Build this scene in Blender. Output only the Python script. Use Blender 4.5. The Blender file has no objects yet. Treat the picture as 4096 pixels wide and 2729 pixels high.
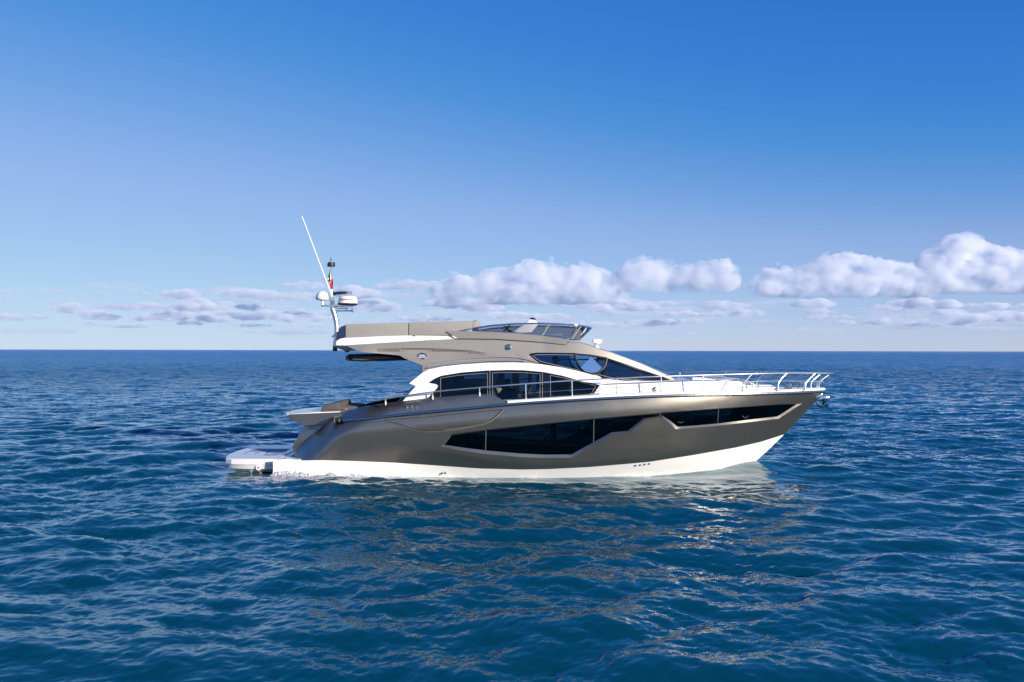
import bpy, bmesh, math, random
import numpy as np
from mathutils import Vector, Matrix
from mathutils.geometry import delaunay_2d_cdt

C = bpy.context.scene.collection
SC = bpy.context.scene
rnd = random.Random(7)

# ------------------------------------------------------------------ camera
IW, IH, FPX = 4096.0, 2729.0, 3600.0
CAM = np.array([0.0, -26.9, 3.49])
PITCH = math.atan((1402 - 1364.5) / FPX)
ROLL = 0.00207
fw = np.array([0, math.cos(PITCH), math.sin(PITCH)])
r0 = np.array([1.0, 0, 0]); u0 = np.array([0, -math.sin(PITCH), math.cos(PITCH)])
rt = r0 * math.cos(ROLL) + u0 * math.sin(ROLL)
up = u0 * math.cos(ROLL) - r0 * math.sin(ROLL)
cd = bpy.data.cameras.new('camera'); cam = bpy.data.objects.new('camera', cd); C.objects.link(cam)
cd.sensor_width = 36.0; cd.lens = FPX / IW * 36.0; cd.clip_start = 0.1; cd.clip_end = 200000
cam.matrix_world = Matrix(((rt[0], up[0], -fw[0], CAM[0]), (rt[1], up[1], -fw[1], CAM[1]),
                           (rt[2], up[2], -fw[2], CAM[2]), (0, 0, 0, 1)))
SC.camera = cam

# ------------------------------------------------------------------ sun, sky, exposure
EXPO = 0.35
SUN_EL, SUN_AZ = math.radians(15), math.radians(46)      # azimuth: from straight behind the camera towards the bow
sdir = Vector((math.sin(SUN_AZ) * math.cos(SUN_EL), -math.cos(SUN_AZ) * math.cos(SUN_EL), math.sin(SUN_EL)))
sl = bpy.data.lights.new('sun', 'SUN'); sl.energy = 4.9; sl.angle = math.radians(0.53); sl.color = (1.0, 0.89, 0.75)
so = bpy.data.objects.new('sun', sl); C.objects.link(so)
so.rotation_euler = sdir.to_track_quat('Z', 'Y').to_euler()
w = bpy.data.worlds.new('World'); SC.world = w; w.use_nodes = True
nt = w.node_tree; nt.nodes.clear()
sky = nt.nodes.new('ShaderNodeTexSky'); sky.sky_type = 'NISHITA'; sky.sun_disc = False
sky.sun_elevation = SUN_EL; sky.sun_rotation = math.atan2(sdir.x, sdir.y)
sky.air_density = 0.7; sky.dust_density = 0.0; sky.ozone_density = 10.0; sky.altitude = 0
bg = nt.nodes.new('ShaderNodeBackground'); bg.inputs['Strength'].default_value = 0.14   # SKY below
wo = nt.nodes.new('ShaderNodeOutputWorld')
# the photograph's grade of its sky: paler blues towards the horizon
cv = nt.nodes.new('ShaderNodeRGBCurve')
for ch, pts in ((0, [(0, 0), (.026, .038), (.042, .15), (.068, .305), (.254, .55), (1, .75)]),
                (1, [(0, 0), (.127, .208), (.178, .30), (.29, .466), (.565, .66), (1, .80)]),
                (2, [(0, .05), (.45, .65), (.56, .69), (.68, .75), (.93, .84), (1, .85)])):
    c = cv.mapping.curves[ch]
    c.points[0].location = pts[0]; c.points[1].location = pts[-1]
    for p in pts[1:-1]: c.points.new(*p)
    for p in c.points: p.handle_type = 'AUTO_CLAMPED'
cv.mapping.use_clip = False; cv.mapping.extend = 'EXTRAPOLATED'; cv.mapping.update()
SKY = 0.14
s1 = nt.nodes.new('ShaderNodeVectorMath'); s1.operation = 'SCALE'; s1.inputs['Scale'].default_value = SKY
s2 = nt.nodes.new('ShaderNodeVectorMath'); s2.operation = 'SCALE'; s2.inputs['Scale'].default_value = 1 / SKY / 2 ** EXPO
nt.links.new(sky.outputs[0], s1.inputs[0]); nt.links.new(s1.outputs[0], cv.inputs['Color'])
nt.links.new(cv.outputs[0], s2.inputs[0]); nt.links.new(s2.outputs[0], bg.inputs['Color'])
nt.links.new(bg.outputs[0], wo.inputs['Surface'])
SC.view_settings.view_transform = 'Standard'; SC.view_settings.look = 'None'
SC.view_settings.gamma = 1.0; SC.view_settings.exposure = EXPO
cy = SC.cycles
cy.max_bounces = 24; cy.transparent_max_bounces = 16; cy.volume_bounces = 12
cy.use_denoising = True
cy.sample_clamp_indirect = 4.0

# ------------------------------------------------------------------ pixel helpers
ZM = {'A': (880, 1500, 600 / 2138), 'B': (1300, 1240, 600 / 2354), 'C': (1150, 830, 350 / 1035),
      'D': (1600, 1400, 900 / 2354), 'E': (1780, 1250, 700 / 2354), 'F': (2050, 1380, 750 / 2354),
      'G': (2700, 1460, 700 / 2354), 'H': (2600, 1540, 800 / 2354), 'I': (1100, 1540, 800 / 2354),
      'J': (1700, 1600, 900 / 2354), 'P': (0, 0, 1.0)}
def px(k, *pts):
    x0, y0, s = ZM[k]
    return [(x0 + s * a, y0 + s * b) for a, b in pts]
def rays(P):
    P = np.asarray(P, float).reshape(-1, 2)
    return fw[None] + rt[None] * ((P[:, :1] - IW / 2) / FPX) + up[None] * ((IH / 2 - P[:, 1:2]) / FPX)
def at(P, Y):
    d = rays(P); t = (np.asarray(Y, float) - CAM[1]) / d[:, 1]
    return CAM[None] + d * t[:, None]
def atz(P, Z):
    d = rays(P); t = (Z - CAM[2]) / d[:, 2]
    return CAM[None] + d * t[:, None]
def onto(fun, P, lo=-2.75, hi=0.0, n=180):
    """where the line of sight of each traced point first meets the surface y = -fun(x, z)"""
    d = rays(P)
    Ys = np.linspace(lo, hi, n)
    t = (Ys[None, :] - CAM[1]) / d[:, 1:2]
    X = CAM[0] + d[:, :1] * t; Z = CAM[2] + d[:, 2:3] * t
    g = Ys[None, :] + fun(X, Z)
    pos = g >= 0
    i = np.where(pos.any(1), pos.argmax(1), n - 1)
    a = Ys[np.maximum(i - 1, 0)]; b = Ys[i]
    for _ in range(18):
        m = (a + b) / 2; tt = (m - CAM[1]) / d[:, 1]
        gm = m + fun(CAM[0] + d[:, 0] * tt, CAM[2] + d[:, 2] * tt)
        b = np.where(gm >= 0, m, b); a = np.where(gm >= 0, a, m)
    Y = np.where(pos.any(1), b, hi)
    tt = (Y - CAM[1]) / d[:, 1]
    return CAM[None] + d * tt[:, None]
def resample(P, step):
    P = np.asarray(P, float); out = []
    for a, b in zip(P[:-1], P[1:]):
        n = max(1, int(round(np.linalg.norm(b - a) / step)))
        for k in range(n): out.append(a + (b - a) * k / n)
    out.append(P[-1]); return np.array(out)
def even(P, n):
    P = np.asarray(P, float)
    s = np.r_[0, np.cumsum(np.linalg.norm(np.diff(P, axis=0), axis=1))]
    q = np.linspace(0, s[-1], n)
    return np.stack([np.interp(q, s, P[:, k]) for k in range(P.shape[1])], 1)
def smooth(P, n=8):
    """Catmull-Rom through the points"""
    P = np.asarray(P, float); Q = np.vstack([2 * P[0] - P[1], P, 2 * P[-1] - P[-2]]); out = []
    for i in range(1, len(Q) - 2):
        for k in range(n):
            t = k / n; a, b, c, d = Q[i - 1], Q[i], Q[i + 1], Q[i + 2]
            out.append(.5 * ((2 * b) + (c - a) * t + (2 * a - 5 * b + 4 * c - d) * t * t + (3 * b - a - 3 * c + d) * t ** 3))
    out.append(P[-1]); return np.array(out)

# ------------------------------------------------------------------ materials
def mat(name, col, rough=0.5, metal=0.0, spec=0.5, coat=0.0, coat_rough=0.05, noise=0.0, nscale=6.0, bump=0.0, bscale=200.0):
    m = bpy.data.materials.new(name); m.use_nodes = True
    n = m.node_tree.nodes; l = m.node_tree.links; b = n['Principled BSDF']
    b.inputs['Base Color'].default_value = (*col, 1); b.inputs['Roughness'].default_value = rough
    b.inputs['Metallic'].default_value = metal; b.inputs['Specular IOR Level'].default_value = spec
    b.inputs['Coat Weight'].default_value = coat; b.inputs['Coat Roughness'].default_value = coat_rough
    tc = n.new('ShaderNodeTexCoord')
    if noise:
        t = n.new('ShaderNodeTexNoise'); t.inputs['Scale'].default_value = nscale; t.inputs['Detail'].default_value = 6
        l.new(tc.outputs['Object'], t.inputs['Vector'])
        r = n.new('ShaderNodeMapRange'); r.inputs['To Min'].default_value = 1 - noise; r.inputs['To Max'].default_value = 1 + noise
        l.new(t.outputs['Fac'], r.inputs['Value'])
        x = n.new('ShaderNodeVectorMath'); x.operation = 'SCALE'; x.inputs[0].default_value = col
        l.new(r.outputs[0], x.inputs['Scale']); l.new(x.outputs[0], b.inputs['Base Color'])
        rr = n.new('ShaderNodeMapRange'); rr.inputs['To Min'].default_value = rough * 0.85; rr.inputs['To Max'].default_value = rough * 1.2
        l.new(t.outputs['Fac'], rr.inputs['Value']); l.new(rr.outputs[0], b.inputs['Roughness'])
    if bump:
        t2 = n.new('ShaderNodeTexNoise'); t2.inputs['Scale'].default_value = bscale; t2.inputs['Detail'].default_value = 3
        l.new(tc.outputs['Object'], t2.inputs['Vector'])
        bp = n.new('ShaderNodeBump'); bp.inputs['Strength'].default_value = bump; bp.inputs['Distance'].default_value = 0.01
        l.new(t2.outputs['Fac'], bp.inputs['Height']); l.new(bp.outputs[0], b.inputs['Normal'])
    return m
def glass(name, tint, ior=1.45, rough=0.0, body=0.0):
    m = bpy.data.materials.new(name); m.use_nodes = True
    n = m.node_tree.nodes; l = m.node_tree.links; n.clear()
    o = n.new('ShaderNodeOutputMaterial'); t = n.new('ShaderNodeBsdfTransparent'); t.inputs[0].default_value = (*tint, 1)
    g = n.new('ShaderNodeBsdfGlossy'); g.inputs['Roughness'].default_value = rough
    f = n.new('ShaderNodeFresnel'); f.inputs['IOR'].default_value = ior
    mx = n.new('ShaderNodeMixShader')
    l.new(f.outputs[0], mx.inputs[0]); l.new(t.outputs[0], mx.inputs[1]); l.new(g.outputs[0], mx.inputs[2]); l.new(mx.outputs[0], o.inputs[0])
    return m
M = {}
M['taupe'] = mat('taupe metallic paint', (0.275, 0.25, 0.212), 0.31, 0.88, 0.5, 0.45, 0.04, 0.06, 1.3)
M['taupe_fly'] = mat('taupe satin paint', (0.275, 0.258, 0.235), 0.48, 0.4, 0.5, 0.1, 0.25, 0.05, 1.5)
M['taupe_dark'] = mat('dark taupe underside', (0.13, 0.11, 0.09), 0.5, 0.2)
M['railsteel'] = mat('dark steel rubbing strip', (0.34, 0.34, 0.35), 0.24, 1.0)
M['mullion'] = mat('dark window joint', (0.10, 0.095, 0.09), 0.5)
M['groove'] = mat('hull groove painted shade', (0.14, 0.125, 0.105), 0.6)  # hull groove coloured darker to stand in for the shadow inside it
M['white'] = mat('white gelcoat', (0.80, 0.79, 0.77), 0.28, 0, 0.5, 0.3, 0.06, 0.02, 2.0)
M['antifoul'] = mat('white hull bottom', (0.82, 0.81, 0.785), 0.3, 0, 0.5, 0.2, 0.06, 0.04, 2.5)
M['deckwhite'] = mat('non-slip deck', (0.62, 0.63, 0.65), 0.7, 0, 0.3, 0, 0, 0.04, 4, 0.3, 120)
M['steel'] = mat('polished steel', (0.72, 0.71, 0.69), 0.12, 1.0)
M['satin'] = mat('satin stainless tube', (0.82, 0.80, 0.76), 0.34, 1.0)
M['black'] = mat('black gloss', (0.006, 0.006, 0.007), 0.1, 0, 0.5, 0.5, 0.02)
M['rubber'] = mat('black rubber', (0.012, 0.012, 0.014), 0.5)
M['fabric'] = mat('taupe cushion vinyl', (0.30, 0.285, 0.266), 0.7, 0, 0.3, 0, 0, 0.05, 9, 0.25, 260)
M['darkseat'] = mat('dark seat fabric', (0.10, 0.09, 0.085), 0.75, 0, 0.3, 0, 0, 0.06, 9, 0.3, 200)
M['plastic'] = mat('white plastic', (0.78, 0.78, 0.77), 0.55)
M['red'] = mat('red plastic', (0.5, 0.02, 0.02), 0.3)
M['redink'] = mat('red lettering', (0.45, 0.03, 0.03), 0.5)
M['green'] = mat('green lens', (0.0, 0.12, 0.11), 0.08, 0, 0.6, 1.0)
M['badge'] = mat('badge enamel', (0.015, 0.018, 0.022), 0.3)
M['line'] = mat('grey seal line', (0.33, 0.31, 0.28), 0.5)
M['wood'] = mat('cabin joinery', (0.20, 0.15, 0.10), 0.45, noise=0.2, nscale=3)
M['cream'] = mat('cream upholstery', (0.45, 0.42, 0.36), 0.7)
M['skin'] = mat('skin', (0.48, 0.28, 0.20), 0.5)
M['hair'] = mat('dark hair', (0.03, 0.02, 0.015), 0.6)
M['shirt'] = mat('dark shirt', (0.03, 0.035, 0.05), 0.8)
M['shirt2'] = mat('light shirt', (0.4, 0.38, 0.35), 0.8)
M['g_saloon'] = glass('dark saloon glass', (0.60, 0.64, 0.67), 1.45)
M['g_hull'] = glass('black hull glass', (0.40, 0.43, 0.45), 1.5)
M['g_wheel'] = glass('blue wheelhouse glass', (0.58, 0.64, 0.70), 1.5)
M['g_fly'] = glass('smoked screen', (0.50, 0.52, 0.58), 1.5)
M['g_mirror'] = mat('open pane', (0.62, 0.70, 0.80), 0.03, 1.0)
M['f_green'] = mat('flag green', (0.0, 0.26, 0.07), 0.8)
M['f_white'] = mat('flag white', (0.78, 0.78, 0.76), 0.8)
M['f_red'] = mat('flag red', (0.62, 0.02, 0.03), 0.8)

# ------------------------------------------------------------------ mesh helpers
class MB:
    def __init__(s): s.v = []; s.f = []; s.mi = []; s.mir = False; s.wd = False
    def add(s, V, F, mi=0):
        o = len(s.v); s.v += [tuple(map(float, p)) for p in V]; s.f += [tuple(o + i for i in f) for f in F]; s.mi += [mi] * len(F); return s
    def grid(s, rows, mi=0, closed=False, flip=False):
        n = len(rows[0]); V = [p for r in rows for p in r]; F = []
        for i in range(len(rows) - 1):
            for j in range(n if closed else n - 1):
                q = (i * n + j, i * n + (j + 1) % n, (i + 1) * n + (j + 1) % n, (i + 1) * n + j)
                F.append(q[::-1] if flip else q)
        return s.add(V, F, mi)
    def tube(s, P, r, n=10, mi=0, cap=True):
        P = [Vector(p) for p in P]; rr = r if hasattr(r, '__len__') else [r] * len(P)
        rows = []; N = None
        for i, p in enumerate(P):
            T = (P[min(i + 1, len(P) - 1)] - P[max(i - 1, 0)]).normalized()
            if N is None:
                N = T.orthogonal().normalized()
            N = (N - T * N.dot(T)).normalized(); B = T.cross(N)
            rows.append([p + (N * math.cos(2 * math.pi * k / n) + B * math.sin(2 * math.pi * k / n)) * rr[i] for k in range(n)])
        s.grid(rows, mi, True, True)
        if cap:
            s.add(rows[0], [tuple(range(n))], mi); s.add(rows[-1], [tuple(range(n))[::-1]], mi)
        return s
    def lathe(s, prof, c=(0, 0, 0), axis='Z', n=28, mi=0):
        rows = []
        for r, h in prof:
            ring = []
            for k in range(n):
                a = 2 * math.pi * k / n; p = (r * math.cos(a), r * math.sin(a), h)
                if axis == 'X': p = (h, p[0], p[1])
                if axis == 'Y': p = (p[0], h, p[1])
                ring.append((p[0] + c[0], p[1] + c[1], p[2] + c[2]))
            rows.append(ring)
        s.grid(rows, mi, True, axis == 'Y')
        s.add(rows[0], [tuple(range(n))], mi); s.add(rows[-1], [tuple(range(n))], mi)
        return s
    def box(s, c, d, mi=0, rot=0):
        V = []
        for z in (-1, 1):
            for a, b in ((-1, -1), (1, -1), (1, 1), (-1, 1)):
                x, y = a * d[0] / 2, b * d[1] / 2
                V.append((c[0] + x * math.cos(rot) - y * math.sin(rot), c[1] + x * math.sin(rot) + y * math.cos(rot), c[2] + z * d[2] / 2))
        return s.add(V, [(3, 2, 1, 0), (4, 5, 6, 7), (0, 1, 5, 4), (1, 2, 6, 5), (2, 3, 7, 6), (3, 0, 4, 7)], mi)
    def ball(s, c, r, n=16, mi=0):
        r = r if hasattr(r, '__len__') else (r, r, r); rows = []
        for i in range(n // 2 + 1):
            a = math.pi * i / (n // 2) - math.pi / 2; a = max(min(a, 1.5), -1.5)
            rows.append([(c[0] + r[0] * math.cos(a) * math.cos(2 * math.pi * k / n), c[1] + r[1] * math.cos(a) * math.sin(2 * math.pi * k / n), c[2] + r[2] * math.sin(a)) for k in range(n)])
        s.grid(rows, mi, True); s.add(rows[0], [tuple(range(n))[::-1]], mi); s.add(rows[-1], [tuple(range(n))], mi)
        return s
    def mirror(s): s.mir = True; return s
    def weld(s):
        o = len(s.v); s.v += [(x, -y, z) for x, y, z in s.v]; s.f += [tuple(o + i for i in f[::-1]) for f in s.f]; s.mi += list(s.mi); s.wd = True; return s
    def build(s, name, m, parent=None, angle=35, bevel=0, seg=2, recalc=False):
        me = bpy.data.meshes.new(name); me.from_pydata(s.v, [], s.f)
        for x in (m if isinstance(m, (list, tuple)) else [m]): me.materials.append(M[x] if isinstance(x, str) else x)
        me.polygons.foreach_set('material_index', s.mi)
        if bevel or recalc or s.wd:
            bm = bmesh.new(); bm.from_mesh(me)
            bmesh.ops.remove_doubles(bm, verts=bm.verts, dist=2e-3 if s.wd else 1e-5)
            if not s.wd: bmesh.ops.recalc_face_normals(bm, faces=bm.faces)
            if bevel:
                es = [e for e in bm.edges if len(e.link_faces) == 2 and e.calc_face_angle(0) > math.radians(28)]
                bmesh.ops.bevel(bm, geom=es, offset=bevel, segments=seg, affect='EDGES', profile=0.5, clamp_overlap=True)
            bm.to_mesh(me); bm.free()
        me.polygons.foreach_set('use_smooth', [True] * len(me.polygons))
        me.set_sharp_from_angle(angle=math.radians(angle)); me.update()
        o = bpy.data.objects.new(name, me); C.objects.link(o); o.parent = parent
        if s.mir:                                       # the same piece on the far side
            f = o.copy(); C.objects.link(f); f.parent = parent; f.scale = (1, -1, 1)
        return o
def inside(P, poly):
    x, y = P[:, 0], P[:, 1]; r = np.zeros(len(P), bool); n = len(poly)
    for i in range(n):
        x1, y1 = poly[i]; x2, y2 = poly[(i + 1) % n]
        if y1 == y2: continue
        c = ((y1 > y) != (y2 > y)) & (x < (x2 - x1) * (y - y1) / (y2 - y1) + x1); r ^= c
    return r
def tri2d(outline, holes=(), creases=(), step=14):
    V = []; E = []
    loops = [resample(list(l) + [l[0]], step)[:-1] for l in [outline] + list(holes)]
    for l in loops:
        o = len(V); V += [tuple(p) for p in l]; E += [(o + i, o + (i + 1) % len(l)) for i in range(len(l))]
    for c in creases:
        c = resample(c, step); c = c[inside(c, loops[0])]
        o = len(V); V += [tuple(p) for p in c]; E += [(o + i, o + i + 1) for i in range(len(c) - 1)]
    B = np.array(V); lo, hi = loops[0].min(0), loops[0].max(0); G = []
    for j, y in enumerate(np.arange(lo[1], hi[1], step * .87)):
        for x in np.arange(lo[0] + (j % 2) * step / 2, hi[0], step): G.append((x, y))
    if G:
        G = np.array(G); k = inside(G, loops[0])
        for h in loops[1:]: k &= ~inside(G, h)
        G = G[k]
        if len(G):
            dm = np.full(len(G), 1e9)
            for b in B: dm = np.minimum(dm, (G[:, 0] - b[0]) ** 2 + (G[:, 1] - b[1]) ** 2)
            G = G[dm > (0.6 * step) ** 2]
            V += [tuple(p) for p in G]
    r = delaunay_2d_cdt([Vector(p) for p in V], E, [], 0, 1e-4)
    P = np.array([tuple(v) for v in r[0]]); T = np.array(r[2])
    c = P[T].mean(1); k = inside(c, loops[0])
    for h in loops[1:]: k &= ~inside(c, h)
    return P, T[k]
def panel(name, outline, fun, m, parent, holes=(), creases=(), step=14, thick=0.03, off=0.0, mirror=True, angle=24):
    """a shell with the traced outline lying on the surface y = -fun(x, z), with real thickness"""
    P, T = tri2d(outline, holes, creases, step)
    f2 = (lambda X, Z: fun(X, Z) + off) if off else fun
    V = onto(f2, P)
    a = np.cross(V[T[:, 1]] - V[T[:, 0]], V[T[:, 2]] - V[T[:, 0]])
    if a[:, 1].sum() > 0: T = T[:, ::-1]
    n = len(V); In = V.copy(); In[:, 1] = np.minimum(In[:, 1] + thick, np.maximum(In[:, 1], -0.002))
    F = [tuple(t) for t in T]
    cnt = {}
    for t in F:
        for i in range(3):
            e = (t[i], t[(i + 1) % 3]); cnt[e] = 1
    F2 = [(t[2] + n, t[1] + n, t[0] + n) for t in F]
    for a_, b_ in cnt:
        if (b_, a_) not in cnt: F2.append((b_, a_, a_ + n, b_ + n))
    mb = MB().add(list(V) + list(In), F + F2)
    if mirror == 'weld': mb.weld()
    elif mirror: mb.mirror()
    return mb.build(name, m, parent, angle)
def prism(name, outline, Y0, Y1, m, parent, bevel=0.015, seg=2, mirror=False, angle=35):
    V = at(outline, Y0); n = len(V); V2 = V.copy(); V2[:, 1] = Y1
    mb = MB().add(list(V) + list(V2), [tuple(range(n))[::-1], tuple(range(n, 2 * n))] + [(i, (i + 1) % n, n + (i + 1) % n, n + i) for i in range(n)])
    if mirror: mb.mirror()
    return mb.build(name, m, parent, angle, bevel, seg, recalc=True)
def tag(o, label=None, cat=None, group=None, kind=None):
    for k, v in (('label', label), ('category', cat), ('group', group), ('kind', kind)):
        if v: o[k] = v
    return o
def empty(name, loc=(0, 0, 0), parent=None):
    o = bpy.data.objects.new(name, None); C.objects.link(o); o.location = loc; o.parent = parent; return o
def text(name, s, size, mx, m, parent, depth=0.004, shear=0.0, spacing=1.0, bold=0.0):
    cu = bpy.data.curves.new(name, 'FONT'); cu.body = s; cu.size = size; cu.extrude = depth; cu.align_x = 'CENTER'; cu.align_y = 'CENTER'
    cu.shear = shear; cu.space_character = spacing; cu.offset = bold
    t = bpy.data.objects.new(name, cu); C.objects.link(t); bpy.context.view_layer.update()
    me = bpy.data.meshes.new_from_object(t.evaluated_get(bpy.context.evaluated_depsgraph_get()))
    bpy.data.objects.remove(t); me.materials.clear(); me.materials.append(M[m])
    o = bpy.data.objects.new(name, me); C.objects.link(o); o.parent = parent; o.matrix_world = mx; return o
def frame(p, nrm, roll=0.0):
    """matrix whose z faces along nrm, whose x runs towards the bow"""
    z = Vector(nrm).normalized(); x = Vector((1, 0, 0)); x = (x - z * x.dot(z)).normalized(); y = z.cross(x)
    R = Matrix((x, y, z)).transposed().to_4x4()
    return Matrix.Translation(Vector(p)) @ R @ Matrix.Rotation(roll, 4, 'Z')

# ------------------------------------------------------------------ sea: one sheet out to the horizon
def wave_tile(L, N, lmin, lmax, wind, spread, seed, peak):
    g = np.random.default_rng(seed)
    k = 2 * np.pi * np.fft.fftfreq(N, L / N); kx, ky = np.meshgrid(k, k); kk = np.hypot(kx, ky); kk[0, 0] = 1e-6
    lam = 2 * np.pi / kk
    c = (kx * math.cos(wind) + ky * math.sin(wind)) / kk
    Pk = np.exp(-(lam / peak) ** 2) / kk ** 4 * (np.abs(c) ** spread * 0.93 + 0.07)
    Pk *= (1 / (1 + (lmin / lam) ** 8)) * (1 / (1 + (lam / lmax) ** 8)); Pk[0, 0] = 0
    h = (g.standard_normal((N, N)) + 1j * g.standard_normal((N, N))) * np.sqrt(Pk)
    H = np.fft.ifft2(h).real
    Dx = np.fft.ifft2(-1j * kx / kk * h).real; Dy = np.fft.ifft2(-1j * ky / kk * h).real
    Sl = np.fft.ifft2(1j * ky * h).real
    s = 1 / Sl.std()
    return H * s, Dx * s, Dy * s, L, N
def sample(tile, X, Y, rot):
    H, Dx, Dy, L, N = tile; ca, sa = math.cos(rot), math.sin(rot)
    U = (X * ca + Y * sa) / L * N; V = (-X * sa + Y * ca) / L * N
    iu = np.floor(U).astype(np.int64); iv = np.floor(V).astype(np.int64); fu = U - iu; fv = V - iv
    iu %= N; iv %= N; ju = (iu + 1) % N; jv = (iv + 1) % N
    o = []
    for A in (H, Dx, Dy):
        o.append((A[iv, iu] * (1 - fu) + A[iv, ju] * fu) * (1 - fv) + (A[jv, iu] * (1 - fu) + A[jv, ju] * fu) * fv)
    return o[0], o[1] * ca - o[2] * sa, o[1] * sa + o[2] * ca
SLOPES = (0.055, 0.130, 0.095, 0.090)
def build_sea():
    tiles = [(wave_tile(331.0, 1024, 2.4, 60, 1.25, 4, 1, 9.0), 0.0, 2.4, SLOPES[0]),
             (wave_tile(97.0, 1024, 0.7, 2.4, 1.4, 4, 2, 9.0), 0.35, 0.7, SLOPES[1]),
             (wave_tile(31.0, 1024, 0.22, 0.7, 1.3, 3, 3, 9.0), -0.3, 0.22, SLOPES[2]),
             (wave_tile(11.3, 1024, 0.07, 0.22, 1.45, 2, 4, 9.0), 0.6, 0.07, SLOPES[3])]
    r = [1.0]
    while r[-1] < 420: r.append(r[-1] * ((1.0026 if r[-1] < 60 else 1.005) if r[-1] > 7 else 1.03))
    while r[-1] < 60000: r.append(r[-1] * 1.09)
    r = np.array(r)
    fine = np.linspace(-0.62, 0.62, 1500); coarse = np.linspace(0.62, 2 * np.pi - 0.62, 220)[1:-1]
    th = np.r_[fine, coarse]; na, nr = len(th), len(r)
    A, R = np.meshgrid(th, r)
    X = R * np.sin(A) + CAM[0]; Y = R * np.cos(A) + CAM[1]; Z = np.zeros_like(X)
    dth = np.r_[np.full(1500, 1.24 / 1500), np.full(len(coarse), 0.023)][None, :]
    sp = np.maximum(R * dth, np.gradient(r)[:, None])
    gust = 1 + 0.42 * np.sin(X * 0.11 + 1.3 * np.sin(Y * 0.05)) * np.sin(Y * 0.17 + 0.9 * np.sin(X * 0.07))
    # flatter in the lee of the hull, a little bow wave and stern wash
    foot = np.clip(1 - np.maximum(np.abs(X + 0.4) / 8.0, np.abs(Y) / 2.1), 0, 1)
    calm = 1 - 0.75 * np.exp(-((np.maximum(np.abs(X + 0.5) - 7.2, 0) / 1.2) ** 2 + (np.maximum(np.abs(Y) - 1.7, 0) / 1.1) ** 2))
    lee = 1 - 0.25 * np.exp(-((X - 1.5) / 9) ** 2 - ((Y + 6) / 6.5) ** 2)
    oX = np.zeros_like(X); oY = np.zeros_like(X)
    for k, (t, rot, lm, sl) in enumerate(tiles):
        wgt = np.clip((lm * 2.2) / sp - 0.35, 0, 1) * sl * calm * (lee if k > 1 else 1) * (gust if k > 1 else 1)
        h, dx, dy = sample(t, X, Y, rot)
        Z += h * wgt; ch = (0.9, 0.9, 0.45, 0.25)[k]; oX += dx * wgt * ch; oY += dy * wgt * ch
    Z += 0.20 * np.exp(-((X - 7.0) / 1.3) ** 2 - (Y / 1.3) ** 2)
    Z -= 0.05 * np.exp(-((X - 0.5) / 3.0) ** 2 - ((np.abs(Y) - 2.2) / 0.9) ** 2)
    Z += 0.04 * np.exp(-((X + 5.6) / 1.2) ** 2 - ((Y + 2.3) / 0.8) ** 2)
    X += oX; Y += oY
    P = np.stack([X, Y, Z], -1).reshape(-1, 3).astype(np.float32)
    i = np.arange((nr - 1) * na).reshape(nr - 1, na); j = np.roll(i, -1, 1)
    F = np.stack([i, j, j + na, i + na], -1).reshape(-1, 4)
    me = bpy.data.meshes.new('sea'); me.vertices.add(len(P)); me.vertices.foreach_set('co', P.ravel())
    me.loops.add(F.size); me.loops.foreach_set('vertex_index', F.astype(np.int32).ravel())
    me.polygons.add(len(F)); me.polygons.foreach_set('loop_start', np.arange(0, F.size, 4, dtype=np.int32))
    me.polygons.foreach_set('use_smooth', np.ones(len(F), bool)); me.update(calc_edges=True)
    # foam where the stern stirs the water
    fo = 0.95 * np.exp(-((P[:, 0] + 5.7) / 1.15) ** 2 - ((P[:, 1] + 2.7) / 1.0) ** 2)
    fo = np.maximum(fo, 0.72 * np.exp(-((P[:, 0] + 4.0) / 2.4) ** 2 - ((P[:, 1] + 2.7 + 0.12 * (P[:, 0] + 4.4)) / 0.8) ** 2))
    fo = np.maximum(fo, 0.60 * np.exp(-((P[:, 0] + 6.0) / 2.2) ** 2 - ((P[:, 1] + 3.6) / 1.5) ** 2))
    fo = np.maximum(fo, 0.62 * np.exp(-((P[:, 0] + 7.4) / 1.3) ** 2 - ((P[:, 1] + 1.0) / 1.6) ** 2))
    fo = np.maximum(fo, 0.40 * np.exp(-((P[:, 0] - 6.0) / 1.2) ** 2 - ((P[:, 1] + 0.95 + (P[:, 0] - 6.0) * -0.6) / 0.22) ** 2))
    at_ = me.attributes.new('foam', 'FLOAT', 'POINT'); at_.data.foreach_set('value', fo.astype(np.float32))
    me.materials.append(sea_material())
    o = bpy.data.objects.new('sea', me); C.objects.link(o); tag(o, 'choppy deep blue sea stretching to the horizon', None, None, 'structure')
    return P
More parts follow.
